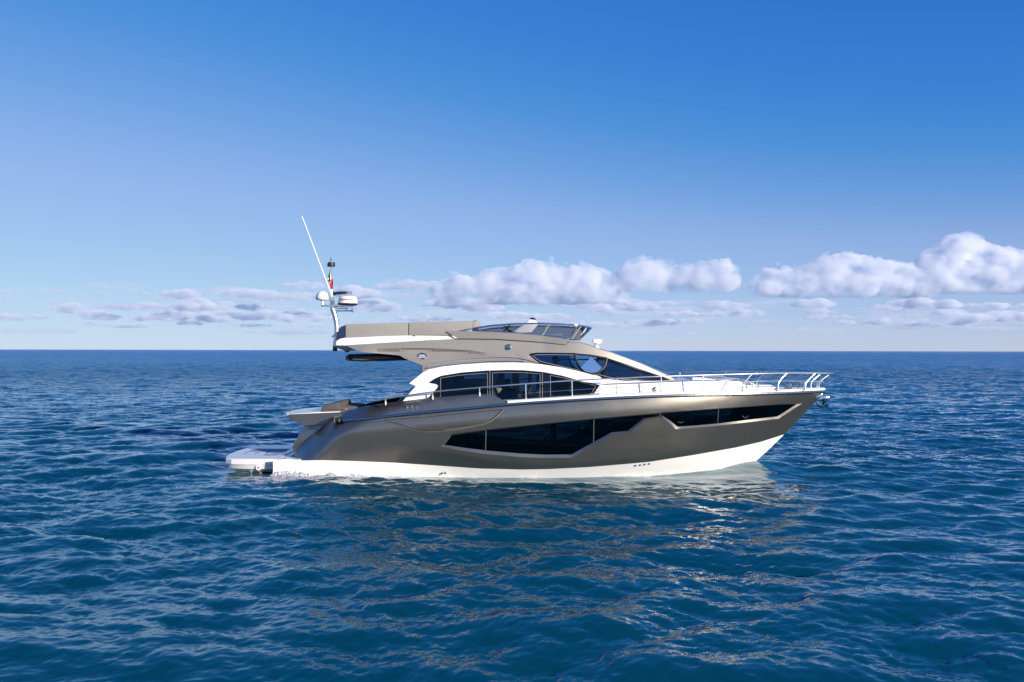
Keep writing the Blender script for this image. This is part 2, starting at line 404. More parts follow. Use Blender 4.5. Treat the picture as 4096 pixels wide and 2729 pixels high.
def sea_material():
    m = bpy.data.materials.new('sea water'); m.use_nodes = True
    n = m.node_tree.nodes; l = m.node_tree.links; n.clear(); out = n.new('ShaderNodeOutputMaterial')
    # light scattered back up out of deep water (does not follow the ripples) under a reflecting skin that does
    body = n.new('ShaderNodeBsdfDiffuse'); body.inputs['Normal'].default_value = (0, 0, 1)
    upn = n.new('ShaderNodeCombineXYZ'); upn.inputs[2].default_value = 1.0; l.new(upn.outputs[0], body.inputs['Normal'])
    skin = n.new('ShaderNodeBsdfGlossy'); skin.inputs['Color'].default_value = SKIN
    fr = n.new('ShaderNodeFresnel'); fr.inputs['IOR'].default_value = 1.54
    wat = n.new('ShaderNodeMixShader'); l.new(fr.outputs[0], wat.inputs[0]); l.new(body.outputs[0], wat.inputs[1]); l.new(skin.outputs[0], wat.inputs[2])
    geo = n.new('ShaderNodeNewGeometry')
    def nz(scale, det, sx=1.0, sy=1.0):
        mp = n.new('ShaderNodeMapping'); mp.inputs['Scale'].default_value = (sx, sy, 1)
        l.new(geo.outputs['Position'], mp.inputs['Vector'])
        t = n.new('ShaderNodeTexNoise'); t.inputs['Scale'].default_value = scale; t.inputs['Detail'].default_value = det
        l.new(mp.outputs[0], t.inputs['Vector']); return t
    big = nz(0.035, 3, 0.35, 1.0)
    cr = n.new('ShaderNodeMix'); cr.data_type = 'RGBA'
    cr.inputs[6].default_value = WATER_A; cr.inputs[7].default_value = WATER_B
    l.new(big.outputs['Fac'], cr.inputs[0])
    rip = nz(9.0, 5, 0.6, 1.0); far = nz(0.9, 6, 0.45, 1.0)
    b1 = n.new('ShaderNodeBump'); b1.inputs['Strength'].default_value = 0.18; b1.inputs['Distance'].default_value = 0.035
    l.new(rip.outputs['Fac'], b1.inputs['Height'])
    b2 = n.new('ShaderNodeBump'); b2.inputs['Strength'].default_value = 0.5; b2.inputs['Distance'].default_value = 1.2
    l.new(far.outputs['Fac'], b2.inputs['Height'])
    # the mesh carries the near waves, the bump the ones finer than its far faces
    ln = n.new('ShaderNodeVectorMath'); ln.operation = 'LENGTH'; l.new(geo.outputs['Position'], ln.inputs[0])
    mr = n.new('ShaderNodeMapRange'); mr.inputs['From Min'].default_value = 12; mr.inputs['From Max'].default_value = 130
    mr.inputs['To Min'].default_value = 0.0; mr.inputs['To Max'].default_value = 1.0
    l.new(ln.outputs['Value'], mr.inputs['Value']); l.new(mr.outputs[0], b2.inputs['Strength'])
    l.new(b1.outputs[0], b2.inputs['Normal'])
    ro = n.new('ShaderNodeMapRange'); ro.inputs['From Min'].default_value = 40; ro.inputs['From Max'].default_value = 500
    ro.inputs['To Min'].default_value = 0.05; ro.inputs['To Max'].default_value = 0.28
    l.new(ln.outputs['Value'], ro.inputs['Value'])
    # foam
    fa = n.new('ShaderNodeAttribute'); fa.attribute_name = 'foam'
    fn = nz(3.2, 8, 0.8, 1.2); fn.inputs['Roughness'].default_value = 0.72; fn.inputs['Distortion'].default_value = 0.8
    ad = n.new('ShaderNodeMath'); ad.operation = 'ADD'; l.new(fa.outputs['Fac'], ad.inputs[0]); l.new(fn.outputs['Fac'], ad.inputs[1])
    st = n.new('ShaderNodeMapRange'); st.inputs['From Min'].default_value = 0.95; st.inputs['From Max'].default_value = 1.25; st.interpolation_type = 'SMOOTHSTEP'
    l.new(ad.outputs[0], st.inputs['Value'])
    foam = n.new('ShaderNodeBsdfDiffuse'); foam.inputs['Color'].default_value = (0.88, 0.89, 0.89, 1)
    fb = n.new('ShaderNodeBump'); fb.inputs['Strength'].default_value = 1.0; fb.inputs['Distance'].default_value = 0.5; fn2 = nz(9.0, 5)
    l.new(fn2.outputs['Fac'], fb.inputs['Height']); l.new(fb.outputs[0], foam.inputs['Normal'])
    fin = n.new('ShaderNodeMixShader'); l.new(st.outputs[0], fin.inputs[0]); l.new(wat.outputs[0], fin.inputs[1]); l.new(foam.outputs[0], fin.inputs[2])
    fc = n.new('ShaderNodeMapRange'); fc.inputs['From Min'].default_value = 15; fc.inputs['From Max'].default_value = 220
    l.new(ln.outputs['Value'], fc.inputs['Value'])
    c2 = n.new('ShaderNodeMix'); c2.data_type = 'RGBA'; c2.inputs[7].default_value = WATER_C  # far water body painted brighter blue in place of sky reflected by distant waves
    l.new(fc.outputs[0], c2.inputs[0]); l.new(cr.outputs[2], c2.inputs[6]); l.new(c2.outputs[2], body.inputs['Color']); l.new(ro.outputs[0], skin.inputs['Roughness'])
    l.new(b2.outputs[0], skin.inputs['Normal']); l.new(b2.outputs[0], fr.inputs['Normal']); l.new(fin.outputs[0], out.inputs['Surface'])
    return m
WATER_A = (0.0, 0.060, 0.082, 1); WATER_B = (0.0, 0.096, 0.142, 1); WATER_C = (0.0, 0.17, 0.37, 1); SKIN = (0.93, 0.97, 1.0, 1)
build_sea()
# ================================================================== the motor yacht
yacht = tag(empty('motor_yacht', (0, 0, 0)), 'taupe and white flybridge motor yacht under way on the open sea', 'yacht')
ST = lambda x, a, b: np.clip((x - a) / (b - a), 0, 1) ** 2 * (3 - 2 * np.clip((x - a) / (b - a), 0, 1))
# ---- hull form
_st = at(px('G', (2025, 352)) + px('H', (1950, 190), (1840, 310), (1700, 460), (1580, 580), (1400, 760), (1260, 885)) + [(2940, 1925), (2840, 1990)], 0.0)
STZ, STX = _st[::-1, 2], _st[::-1, 0]
SHEER = [(1372, 1683), (1521, 1670), (1678, 1653), (1900, 1632), (2030, 1619), (2209, 1607), (2369, 1597.5), (2467, 1592.5), (2644, 1585), (2819, 1580.5), (2968, 1577.5), (3146, 1573), (3300, 1566)]
_sg = np.array([2.2 * (1 - max(0, min(1, (p[0] - 2200) / 1100)) ** 3) for p in SHEER])
_sh = at(SHEER, -_sg)
zsheer = lambda X: np.interp(X, _sh[:, 0], _sh[:, 2])
WT = [-2.4, -1.9, -1.4, -0.9, -0.6, -0.38, -0.25, -0.12, 0, .2, .5]
BT = [-0.55, -0.33, -0.19, -0.09, -0.04, -0.005, -0.012, -0.035, -0.07, -0.11, -0.19]
def fair(X, Z):
    wv = Z - zsheer(X)
    B = 2.26 + np.interp(wv, WT, BT)
    xs = np.interp(Z, STZ, STX)
    s = np.clip((X - 0.6) / np.maximum(xs - 0.6, .1), 0, 1)
    return B * np.maximum(1 - s ** 2.9, 0) ** (0.95 + 0.22 * np.clip(-wv / 2, 0, 1))
EDGE_PX = px('I', (140, 885), (250, 760), (420, 600), (605, 437), (672, 385), (755, 338), (840, 300), (950, 270), (1060, 250), (1290, 218), (1500, 195)) + [(1712, 1596), (1837, 1583), (1925, 1577)]
EDGE = at(EDGE_PX, -1.95)[:, [0, 2]]
KNU_PX = px('I', (1080, 580), (1400, 660), (1700, 740), (2354, 865)) + px('J', (300, 570), (600, 622), (900, 660), (1150, 680), (1530, 676), (2000, 650), (2354, 626)) + px('H', (500, 806), (1000, 716))
KNU = at(smooth(KNU_PX, 4), -2.15)[:, [0, 2]]
def segdist(X, Z, P):
    d = np.full(np.shape(X), 1e9); side = np.ones(np.shape(X), bool)
    for (ax, az), (bx, bz) in zip(P[:-1], P[1:]):
        ux, uz = bx - ax, bz - az; t = np.clip(((X - ax) * ux + (Z - az) * uz) / (ux * ux + uz * uz), 0, 1)
        q = np.hypot(X - ax - t * ux, Z - az - t * uz); c = ux * (Z - az) - uz * (X - ax)
        side = np.where(q < d - 1e-9, c < 0, side); d = np.minimum(d, q)
    return np.where(side, d, 0.0)
def hull(X, Z):
    X = np.asarray(X, float); Z = np.asarray(Z, float)
    y = fair(X, Z)
    zk = np.interp(X, KNU[:, 0], KNU[:, 1])
    y = y - 0.34 * np.maximum(zk - Z, 0) * ST(X, KNU[0, 0], KNU[0, 0] + 2.6) * (1 - ST(X, 3.0, 6.5))
    r = np.interp(X, [-5.6, -4.4, -3.4, -2.4, -1.6], [0.74, 0.60, 0.26, 0.08, 0.03])
    near = (X < 0) & (Z > 0.40)
    d = np.where(near, 1e9, 1e9).astype(float)
    if near.any(): d[near] = segdist(X[near], Z[near], EDGE)
    dd = np.minimum(d, r)
    y = y - (r - dd) ** 2 / r * np.where(near, 1, 0) * 1.08
    return np.maximum(y, 0)
hull_s = lambda X, Z: fair(np.asarray(X, float), np.asarray(Z, float))

BOOT = px('I', (330, 891), (560, 886), (900, 896), (1400, 916), (1900, 950), (2354, 982)) + px('J', (300, 705), (600, 720), (1000, 730), (1300, 725), (1700, 705), (2100, 672), (2354, 648)) + px('H', (500, 828), (1000, 740), (1300, 672), (1580, 583))
STEM_PX = px('H', (1580, 583), (1700, 462), (1840, 313), (1950, 193))
SHEER_LOW = [(x, y + 2) for x, y in SHEER]
# windows in the topsides: outer lip and glass line
GL = px('J', (205, 470), (280, 372), (630, 322), (1200, 262), (1760, 205), (2300, 160)) + px('H', (117, 337), (450, 311), (800, 285), (1500, 236), (1725, 228)) \
   + px('H', (1500, 372), (1150, 412), (800, 455), (560, 476), (320, 492), (250, 430), (150, 364)) + px('J', (2290, 193), (2120, 325), (1950, 340), (1530, 572), (1250, 573), (1000, 562), (640, 530), (400, 500))
LIPO = px('J', (155, 488), (266, 360), (630, 312), (1200, 252), (1760, 196), (2300, 151)) + px('H', (117, 330), (450, 304), (800, 278), (1500, 229), (1790, 219)) \
   + px('H', (1515, 398), (1150, 440), (800, 480), (560, 502), (303, 522), (232, 452), (145, 386)) + px('J', (2312, 208), (2128, 346), (1966, 360), (1545, 606), (1250, 608), (1000, 598), (640, 568), (400, 534))
hull_out = BOOT + STEM_PX[1:] + [(3298, 1573)] + SHEER_LOW[::-1][1:9] + [(2026, 1610)] + px('D', (1090, 535), (1040, 505), (1000, 484), (960, 471), (910, 463), (850, 461), (620, 479), (400, 496), (300, 505), (80, 535)) \
   + px('I', (1500, 197), (1290, 221), (1060, 254), (950, 275), (844, 306), (760, 344), (680, 390)) + px('I', (650, 414), (618, 440), (434, 602), (264, 762), (166, 870))
# moulded panel under the rail, aft
g = lambda *p: px('J', *p)
SPO = px('I', (1210, 405), (1420, 468), (1600, 525), (1740, 553), (1850, 560), (2100, 540), (2354, 500)) + g((200, 318), (480, 284), (620, 262), (700, 226), (760, 176), (840, 90)) + g((770, 90), (400, 130), (100, 160), (-60, 178)) + px('I', (1900, 350), (1500, 384))
SPI = px('I', (1330, 424), (1500, 462), (1620, 500), (1720, 524), (1850, 528), (2100, 508), (2354, 466)) + g((200, 290), (480, 252), (600, 228), (668, 196), (715, 160), (795, 108)) + g((720, 120), (400, 150), (100, 178), (-60, 196)) + px('I', (1900, 366), (1540, 404))
panel('hull', hull_out, hull, 'taupe', yacht, [LIPO, SPO], [smooth(KNU_PX, 6)], 11, 0.05, 0.0, 'weld')
# white bottom
HB = [(1092, 1840), (1153, 1836)] + BOOT + px('H', (1400, 760), (1260, 885)) + [(2930, 1930), (2500, 1985), (1500, 1995), (1092, 1980)]
panel('hull_bottom', HB, lambda X, Z: fair(X, Z) - 0.34 * np.maximum(np.interp(X, KNU[:, 0], KNU[:, 1]) - Z, 0) * ST(X, KNU[0, 0], KNU[0, 0] + 2.6) * (1 - ST(X, 3.0, 6.5)) + 0.006, 'antifoul', yacht, [], [px('P', (1250, 1890), (1420, 1877), (1600, 1872))], 16, 0.05, 0.0, 'weld')
MB().box((-2.0, 0, -0.3), (9.4, 3.6, 0.2)).box((-6.58, 0, 0.1), (0.06, 3.7, 0.7)).build('keel_plate', 'antifoul', yacht)
# moulded edge around the window recess, glass set back
def ribbon(name, outer, inner, fun, o_off, i_off, m, n=160, mirror=True, angle=30, idx=None):
    a = onto(lambda X, Z: fun(X, Z) + o_off, outer); b = onto(lambda X, Z: fun(X, Z) + i_off, inner)
    a = np.vstack([a, a[:1]]); b = np.vstack([b, b[:1]])
    mb = MB().grid([list(a), list(b)])
    if mirror: mb.mirror()
    return mb.build(name, m, yacht, angle)
def dense(A, B, step=18):
    o, i = [], []
    A = list(A) + [A[0]]; B = list(B) + [B[0]]
    for k in range(len(A) - 1):
        n = max(1, int(math.dist(A[k], A[k + 1]) / step))
        for q in range(n):
            t = q / n
            o.append((A[k][0] + (A[k + 1][0] - A[k][0]) * t, A[k][1] + (A[k + 1][1] - A[k][1]) * t))
            i.append((B[k][0] + (B[k + 1][0] - B[k][0]) * t, B[k][1] + (B[k + 1][1] - B[k][1]) * t))
    return o, i
lo_, gi_ = dense(LIPO, GL)
ribbon('window_surround', lo_, gi_, hull_s, 0.004, -0.05, 'taupe')
# panes
cuts = [px('J', (638, 322), (632, 530)), px('J', (1767, 205), (1762, 440)), px('H', (118, 336), (118, 362)), px('H', (806, 286), (795, 455))]
def hull_pane(pts): return panel('hull_window', pts, hull_s, 'g_hull', yacht, [], [], 20, 0.012, -0.052)
panes = [g((205, 470), (280, 372), (630, 322), (630, 529), (400, 500)),
         g((640, 321), (1200, 262), (1758, 206), (1758, 444), (1530, 572), (1250, 573), (1000, 562), (640, 530)),
         g((1770, 204), (2300, 160)) + px('H', (113, 338), (113, 362)) + g((2290, 193), (2120, 325), (1950, 340), (1770, 438)),
         px('H', (123, 337), (450, 311), (798, 285), (792, 455), (560, 476), (320, 492), (250, 430), (150, 364), (123, 362)),
         px('H', (808, 285), (1500, 236), (1725, 228), (1500, 372), (1150, 412), (802, 455))]
pw = [hull_pane(p) for p in panes]
for c in cuts:
    q = onto(lambda X, Z: hull_s(X, Z) - 0.045, c); MB().tube(q, 0.012, 8).mirror().build('window_mullion', 'mullion', yacht)
# what shows behind the dark panes: lined cabin, ledges, opening portlights
IN = MB()
IN.grid([[(x, -max(fair(np.array(x), np.array(0.35)) - .35, .05), 0.42) for x in np.linspace(-5, 6.5, 24)], [(x, max(fair(np.array(x), np.array(0.35)) - .35, .05), 0.42) for x in np.linspace(-5, 6.5, 24)]])
IN.box((-2.7, 0, 1.0), (0.06, 3.8, 1.3)).box((2.45, 0, 1.05), (0.06, 3.5, 1.3)).box((-4.9, 0, 1.0), (0.06, 3.8, 1.3))
IN.box((1.25, 0.3, 1.0), (0.06, 2.6, 1.3))
IN.build('lower_cabin', 'wood', yacht)
for (k, pts, pc, pr) in ((1, g((663, 505), (1000, 535), (1280, 548), (1535, 543)), g((1297, 413)), g((1337, 413))),
                   (2, g((1790, 318), (2000, 312), (2105, 296)), g((2080, 250)), g((2118, 250))),
                   (3, px('H', (315, 468), (420, 462), (515, 452)), px('H', (360, 398)), px('H', (405, 398))),
                   (4, px('H', (998, 405), (1230, 380), (1450, 352)), px('H', (1122, 345)), px('H', (1158, 345)))):
    q = onto(lambda X, Z: hull_s(X, Z) - 0.16, pts)
    MB().grid([[p + np.array((0, 0, 0.035)) for p in q], list(q), [p + np.array((0, .2, 0)) for p in q]]).build('window_ledge', 'cream', pw[k])
    c = onto(lambda X, Z: hull_s(X, Z) - 0.09, pc)[0]; e = onto(lambda X, Z: hull_s(X, Z) - 0.09, pr)[0]
    R = abs(e[0] - c[0])
    ring = [c + np.array((math.cos(a) * R, (hull_s(np.array(c[0] + math.cos(a) * R), np.array(c[2])) - hull_s(np.array(c[0]), np.array(c[2]))) * -1, math.sin(a) * R)) for a in np.linspace(0, 2 * math.pi, 33)]
    MB().tube(ring, 0.018, 8, cap=False).build('porthole', 'rubber', pw[k])
for pts, k in ((px('H', (385, 345), (520, 333), (512, 452), (400, 460)), 3), (g((1790, 238), (1990, 236), (1940, 300), (1790, 322)), 2), (px('H', (1440, 275), (1475, 265), (1462, 352), (1440, 352)), 4)):
    q = onto(lambda X, Z: hull_s(X, Z) - 0.22, pts); q2 = q + np.array((0, .08, 0)); n = len(q)
    MB().add(list(q) + list(q2), [tuple(range(n))[::-1], tuple(range(n, 2 * n))] + [(i, (i + 1) % n, n + (i + 1) % n, n + i) for i in range(n)]).build('window_blind', 'cream', pw[k])
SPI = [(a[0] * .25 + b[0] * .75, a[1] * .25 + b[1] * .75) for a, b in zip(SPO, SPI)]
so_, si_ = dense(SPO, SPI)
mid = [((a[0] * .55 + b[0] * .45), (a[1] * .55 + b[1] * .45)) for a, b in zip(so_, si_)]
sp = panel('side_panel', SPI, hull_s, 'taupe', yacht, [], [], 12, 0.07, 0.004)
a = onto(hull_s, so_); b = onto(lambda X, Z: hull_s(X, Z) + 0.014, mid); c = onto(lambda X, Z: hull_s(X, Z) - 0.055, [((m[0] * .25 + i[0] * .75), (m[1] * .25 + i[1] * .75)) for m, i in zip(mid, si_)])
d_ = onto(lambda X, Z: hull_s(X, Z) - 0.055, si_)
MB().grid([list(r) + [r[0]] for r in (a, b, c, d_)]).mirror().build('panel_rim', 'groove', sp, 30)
# rub rail: polished strip with studs
def rail_pts(P, off, dz=0.0, step=30):
    q = onto(lambda X, Z: hull_s(X, Z) + off, resample(smooth(P, 6), step)); q[:, 2] += dz; return q
rp = rail_pts(SHEER, 0.0)
mb = MB()
prof = [(0.0, -.045), (0.03, -.04), (0.045, -.012), (0.045, .012), (0.03, .04), (0.0, .045)]
rows = []
for p in rp: rows.append([(p[0], p[1] - o, p[2] + h) for o, h in prof])
mb.grid(rows).mirror().build('rub_rail', 'railsteel', yacht, 50)
sm = MB()
for p in even(rp, 62)[1:-1]: sm.ball((p[0], p[1] - .044, p[2] + 0.008), .011, 8)
sm.mirror().build('rail_stud', 'steel', bpy.data.objects['rub_rail'])
for o in C.objects:
    if o.name.startswith('rail_stud'): o['kind'] = 'stuff'
# gunwale, deck and bulwark inside
gp = rail_pts(SHEER[4:], 0.0)
rows = [[(p[0], p[1] - .012, p[2] + .03) for p in gp], [(p[0], p[1] - .004, p[2] + .095) for p in gp], [(p[0] - .02, min(p[1] + .02, 0), p[2] + .11) for p in gp], [(p[0] - .1, min(p[1] + .17, 0), p[2] + .11) for p in gp], [(p[0] - .1, min(p[1] + .19, 0), p[2] + .06) for p in gp]]
MB().grid(rows, flip=True).mirror().build('gunwale', 'white', yacht, 40)
MB().grid([[(p[0] - .1, min(p[1] + .18, 0), p[2] + .062) for p in gp], [(p[0] - .1, 0, p[2] + .085) for p in gp], [(p[0] - .1, max(-p[1] - .18, 0), p[2] + .062) for p in gp]]).build('foredeck', 'deckwhite', yacht)
MB().box((-2.2, 0, 1.30), (5.0, 4.0, 0.06)).build('cockpit_floor', 'deckwhite', yacht)
# ---- stern
PLT = 0.455
pl = atz(px('A', (750, 1205), (420, 1200), (140, 1196), (105, 1194), (118, 1180), (180, 1132), (330, 1062), (480, 1016), (570, 1000)), PLT)
half = [(p[0], p[1]) for p in pl]
ymid = 0.02; out = half[1:-1]
xs_ = pl[:, 0]
outl = [(-5.9, -1.84), (-7.35, -1.84), (-7.82, -1.76), (-8.02, -1.62), (-8.16, -1.2), (-8.24, -.6), (-8.26, 0)]
outl = outl + [(x, -y) for x, y in outl[::-1][1:]]
def slab(mb, o, prof):
    rows = []
    c = np.array((-6.9, 0.0))
    for ins, z in prof:
        r = []
        for x, y in o:
            v = np.array((x, y)); sx = (abs(x + 5.9)) / 2.36
            r.append((x + ins * sx, y * (1 - ins * .45), z))
        rows.append(r)
    n = len(o); mb.grid(rows, 0, True)
    mb.add(rows[0], [tuple(range(n))]); mb.add(rows[-1], [tuple(range(n))[::-1]])
mb = MB(); slab(mb, outl[1:-1] if False else [(-6.55, -1.84)] + outl[1:-1] + [(-6.55, 1.84)], [(0.02, PLT), (0, PLT - .03), (0, PLT - .15), (0.01, PLT - .16), (0.06, PLT - .28), (0.26, PLT - .38), (0.30, PLT - .385)])
plat = mb.build('swim_platform', 'white', yacht, 25, recalc=True)
MB().box((-6.2, -1.86, PLT - .08), (.62, .24, .17)).box((-6.2, 1.86, PLT - .08), (.62, .24, .17)).box((-6.15, 0, PLT - .06), (.8, 3.6, .10)).build('platform_block', 'white', yacht, bevel=0.015)
for a, b in (((340, 1125), (485, 1063)), ((495, 1125), (630, 1063)), ((645, 1125), (778, 1060))):
    p, q = atz(px('A', a, b), PLT + .003)
    t = (q - p) / np.linalg.norm(q - p); nn = np.array((-t[1], t[0], 0)) * .014
    MB().add([p - nn, p + nn, q + nn, q - nn, p - nn - [0, 0, .01], p + nn - [0, 0, .01], q + nn - [0, 0, .01], q - nn - [0, 0, .01]], [(3, 2, 1, 0), (0, 1, 5, 4), (1, 2, 6, 5), (2, 3, 7, 6), (3, 0, 4, 7)]).build('deck_slot', 'rubber', plat, recalc=True)
MB().box((-6.56, 0, PLT + .001), (.022, 3.5, .006)).build('platform_seam', 'rubber', plat)
mm_ = mat('grey painted shade and wet', (.36, .39, .43), .8, noise=.2, nscale=8)
for c_, d_ in (((-7.3, .3, PLT + .002), (1.05, .9, .004)), ((-6.95, -.9, PLT + .002), (.4, .4, .004))): MB().box(c_, d_).build('shade_wet_patch', mm_, plat)  # flat grey sheets painting in shadow and wet patches on the platform top
c = at(px('A', (557, 1318)), -1.80)[0]
MB().lathe([(0.0, -.06), (.075, -.06), (.075, -.035), (.05, -.03), (.05, -.05)], c, 'Y').build('platform_fitting', 'plastic', plat)
MB().lathe([(0.0, -.075), (.024, -.072), (.026, -.04)], c, 'Y').build('side_light', 'red', bpy.data.objects['swim_platform'])
MB().box((-7.0, -.9, -.05), (.35, .25, .55)).box((-7.0, .9, -.05), (.35, .25, .55)).box((-6.75, 0, -.05), (.3, 1.9, .5)).build('platform_lift', 'rubber', yacht, bevel=.03)
# transom under the raised stern lid
TR = px('I', (188, 742), (250, 640), (345, 482), (620, 420), (760, 420), (760, 870), (300, 870), (225, 782))
prism('transom', TR, -1.28, 1.28, 'taupe', yacht, 0.04, 2)
prism('transom_side', px('I', (225, 782), (430, 600), (600, 442), (700, 442), (700, 870), (300, 872)), -1.34, -1.1, 'taupe', yacht, 0.03, 2, mirror=True)
LIDP = px('I', (140, 352), (530, 326), (900, 318), (900, 440), (620, 448), (500, 466), (345, 481), (135, 374))
def lofted(name, P, Ys, shift, m, lift=None, bevel=0.0):
    base = at(P, Ys[0]); rows = []
    for k, y in enumerate(Ys):
        r = base.copy(); r[:, 1] = y; wgt = np.clip((-5.0 - base[:, 0]) / 1.4, 0, 1)
        r[:, 0] += shift[k] * wgt; r[:, 2] += (lift[k] if lift else 0); rows.append([tuple(p) for p in r])
    n = len(P); mb = MB().grid(rows, 0, True); mb.add(rows[0], [tuple(range(n))[::-1]]); mb.add(rows[-1], [tuple(range(n))])
    return mb.build(name, m, yacht, 25, bevel, recalc=True)
YL = [-1.36, -1.22, -.8, 0, .8, 1.22, 1.36]; SH = [0, -.1, -.2, -.25, -.2, -.1, 0]
lid = lofted('stern_lid', LIDP, YL, SH, 'taupe')
lofted('lid_top', px('I', (136, 362), (150, 344), (530, 320), (760, 312), (760, 322), (530, 332), (170, 346)), [-1.37] + YL[1:-1] + [1.37], SH, 'white').parent = lid
st_ = prism('sun_lounge_back', px('I', (527, 322), (545, 285), (562, 245), (590, 234), (720, 208), (742, 209), (768, 296), (768, 326)), -1.02, 1.0, 'darkseat', yacht, 0.04, 3)
prism('lounge_bolster', px('I', (565, 332), (575, 302), (600, 291), (830, 297), (836, 306), (836, 330)), -1.22, -.95, 'darkseat', st_, 0.03, 3)
prism('cockpit_seat', px('I', (760, 320), (766, 250), (860, 243), (965, 258), (965, 330)), -.2, 1.4, 'darkseat', yacht, 0.05, 3)
# fairlead recess at the quarter
prism('fairlead', px('I', (607, 434), (672, 390), (780, 388), (806, 402), (798, 432)), -2.02, -1.7, 'rubber', yacht, 0.01, 1, mirror=True)
fl = bpy.data.objects['fairlead']
for x_ in (698, 755):
    p, q = at(px('I', (x_, 437), (x_, 392)), -2.035); MB().tube([p, q], .024, 12).build('fairlead_roller', 'steel', fl)
# writing on the quarter: model lettering in raised chrome
pc = onto(hull_s, px('I', (1608, 272)))[0]
nrm = np.array((0.0, -1, .18))
text('model_lettering', 'F54', 0.20, frame(pc + np.array((0, -.03, 0)), nrm, 0.03), 'satin', yacht, 0.012, 0.15, 1.25, -0.006)
for q in ((930, 363), (1195, 298), (1473, 258), (1748, 221)):
    c = onto(hull_s, px('I', q))[0]; MB().ball(c - np.array((0, .005, 0)), .013, 8).build('hull_stud', 'steel', yacht)
for q in (px('J', (211, 763)), px('J', (2199, 684)), px('J', (2247, 678)), px('J', (2293, 671)), px('J', (2341, 665))):
    c = onto(lambda X, Z: hull_s(X, Z) - 0.08, q)[0]; MB().lathe([(.0, -.05), (.022, -.05), (.03, -.035), (.036, -.03), (.036, .02)], c, 'Y', 14).build('drain_outlet', 'steel', yacht)

# ================================================================== deckhouse
def yc(X, Z):
    X = np.asarray(X, float); Z = np.asarray(Z, float)
    y = 1.74 - 0.22 * (Z - 2.2)
    return y - 1.0 * np.clip((X - 1.2) / 3.7, 0, 1.25) ** 2.2
def deckin(X):
    zs = zsheer(X)
    return np.maximum(fair(np.asarray(X, float), zs) - 0.62, .02)
GRV_PX = px('B', (520, 640), (760, 612), (1200, 599), (1500, 598), (1800, 606), (2354, 640)) + px('E', (480, 535), (700, 560), (830, 577))
GRV = at(GRV_PX, -1.85)[:, [0, 2]]
def yfly(X, Z):
    X = np.asarray(X, float); Z = np.asarray(Z, float)
    y = yc(X, Z) + 0.07 + 0.30 * np.clip((0.9 - X) / 5, 0, 1)
    zg = np.interp(X, GRV[:, 0], GRV[:, 1])
    amp = 0.085 * ST(X, GRV[0, 0] - .1, GRV[0, 0] + 1.2) * (1 - ST(X, GRV[-1, 0] - 1.6, GRV[-1, 0] + .05))
    below = np.maximum(zg - Z, 0)
    y = y - amp * np.minimum(below / .06, 1) * np.exp(-np.maximum(below - .06, 0) / .7)
    return np.maximum(y, .05)
# flybridge side wing + roof pillar in one moulding
TOPLINE = px('B', (320, 555), (1000, 512), (1600, 476), (2040, 456)) + px('E', (160, 354), (700, 360), (1100, 384), (1640, 436), (1662, 400), (1830, 412))
ROOF_SIL = px('E', (1900, 432), (2060, 488), (2200, 530), (2354, 586)) + px('F', (1040, 48), (1200, 93), (1400, 158), (1600, 233), (1800, 318), (1960, 388), (2075, 447))
WIN_TOP = px('F', (2010, 447), (1880, 398), (1700, 335), (1500, 265), (1190, 163), (985, 125), (780, 103), (300, 95), (225, 106), (203, 121))
WIN_LOW = px('F', (203, 121), (270, 180), (342, 232))
LOWLINE = px('D', (1250, 84), (1100, 77), (820, 86), (640, 102), (450, 121), (330, 142), (236, 166))
WING_LOW = px('B', (1530, 886), (1230, 752), (1170, 712), (620, 666), (500, 640), (320, 557))
wing_out = TOPLINE + ROOF_SIL + WIN_TOP + WIN_LOW + px('D', (1420, 128)) + LOWLINE + WING_LOW[1:-1]
panel('flybridge_side', wing_out, yfly, 'taupe_fly', yacht, [], [GRV_PX], 10, 0.05)
band = px('D', (236, 164), (330, 140), (450, 119), (640, 100), (820, 84), (1100, 75), (1262, 82), (1430, 128), (1455, 150), (1330, 142), (1200, 136), (900, 140), (640, 156), (450, 176), (300, 208), (240, 240))
panel('cabin_side', band, lambda X, Z: yc(X, Z) + .03 + .22 * np.clip((.9 - np.asarray(X, float)) / 5, 0, 1), 'taupe_fly', yacht, [], [], 12, 0.05)
# light moulded lip ahead of the wheelhouse window
panel('window_fairing', px('F', (60, 105), (90, 88), (300, 78), (600, 84), (780, 100), (300, 97), (225, 108), (205, 122), (232, 168), (110, 150), (70, 125)), yfly, 'taupe_fly', yacht, [], [], 8, 0.02, 0.008)
# handrail along the cabin side
hp = onto(lambda X, Z: yc(X, Z) + .13 + .22 * np.clip((.9 - np.asarray(X, float)) / 5, 0, 1), smooth(px('D', (290, 182), (380, 166), (500, 150), (680, 131), (860, 118), (1000, 110), (1140, 107), (1330, 113)), 5))
MB().tube(hp, .016, 10).mirror().build('cabin_handrail', 'satin', yacht)
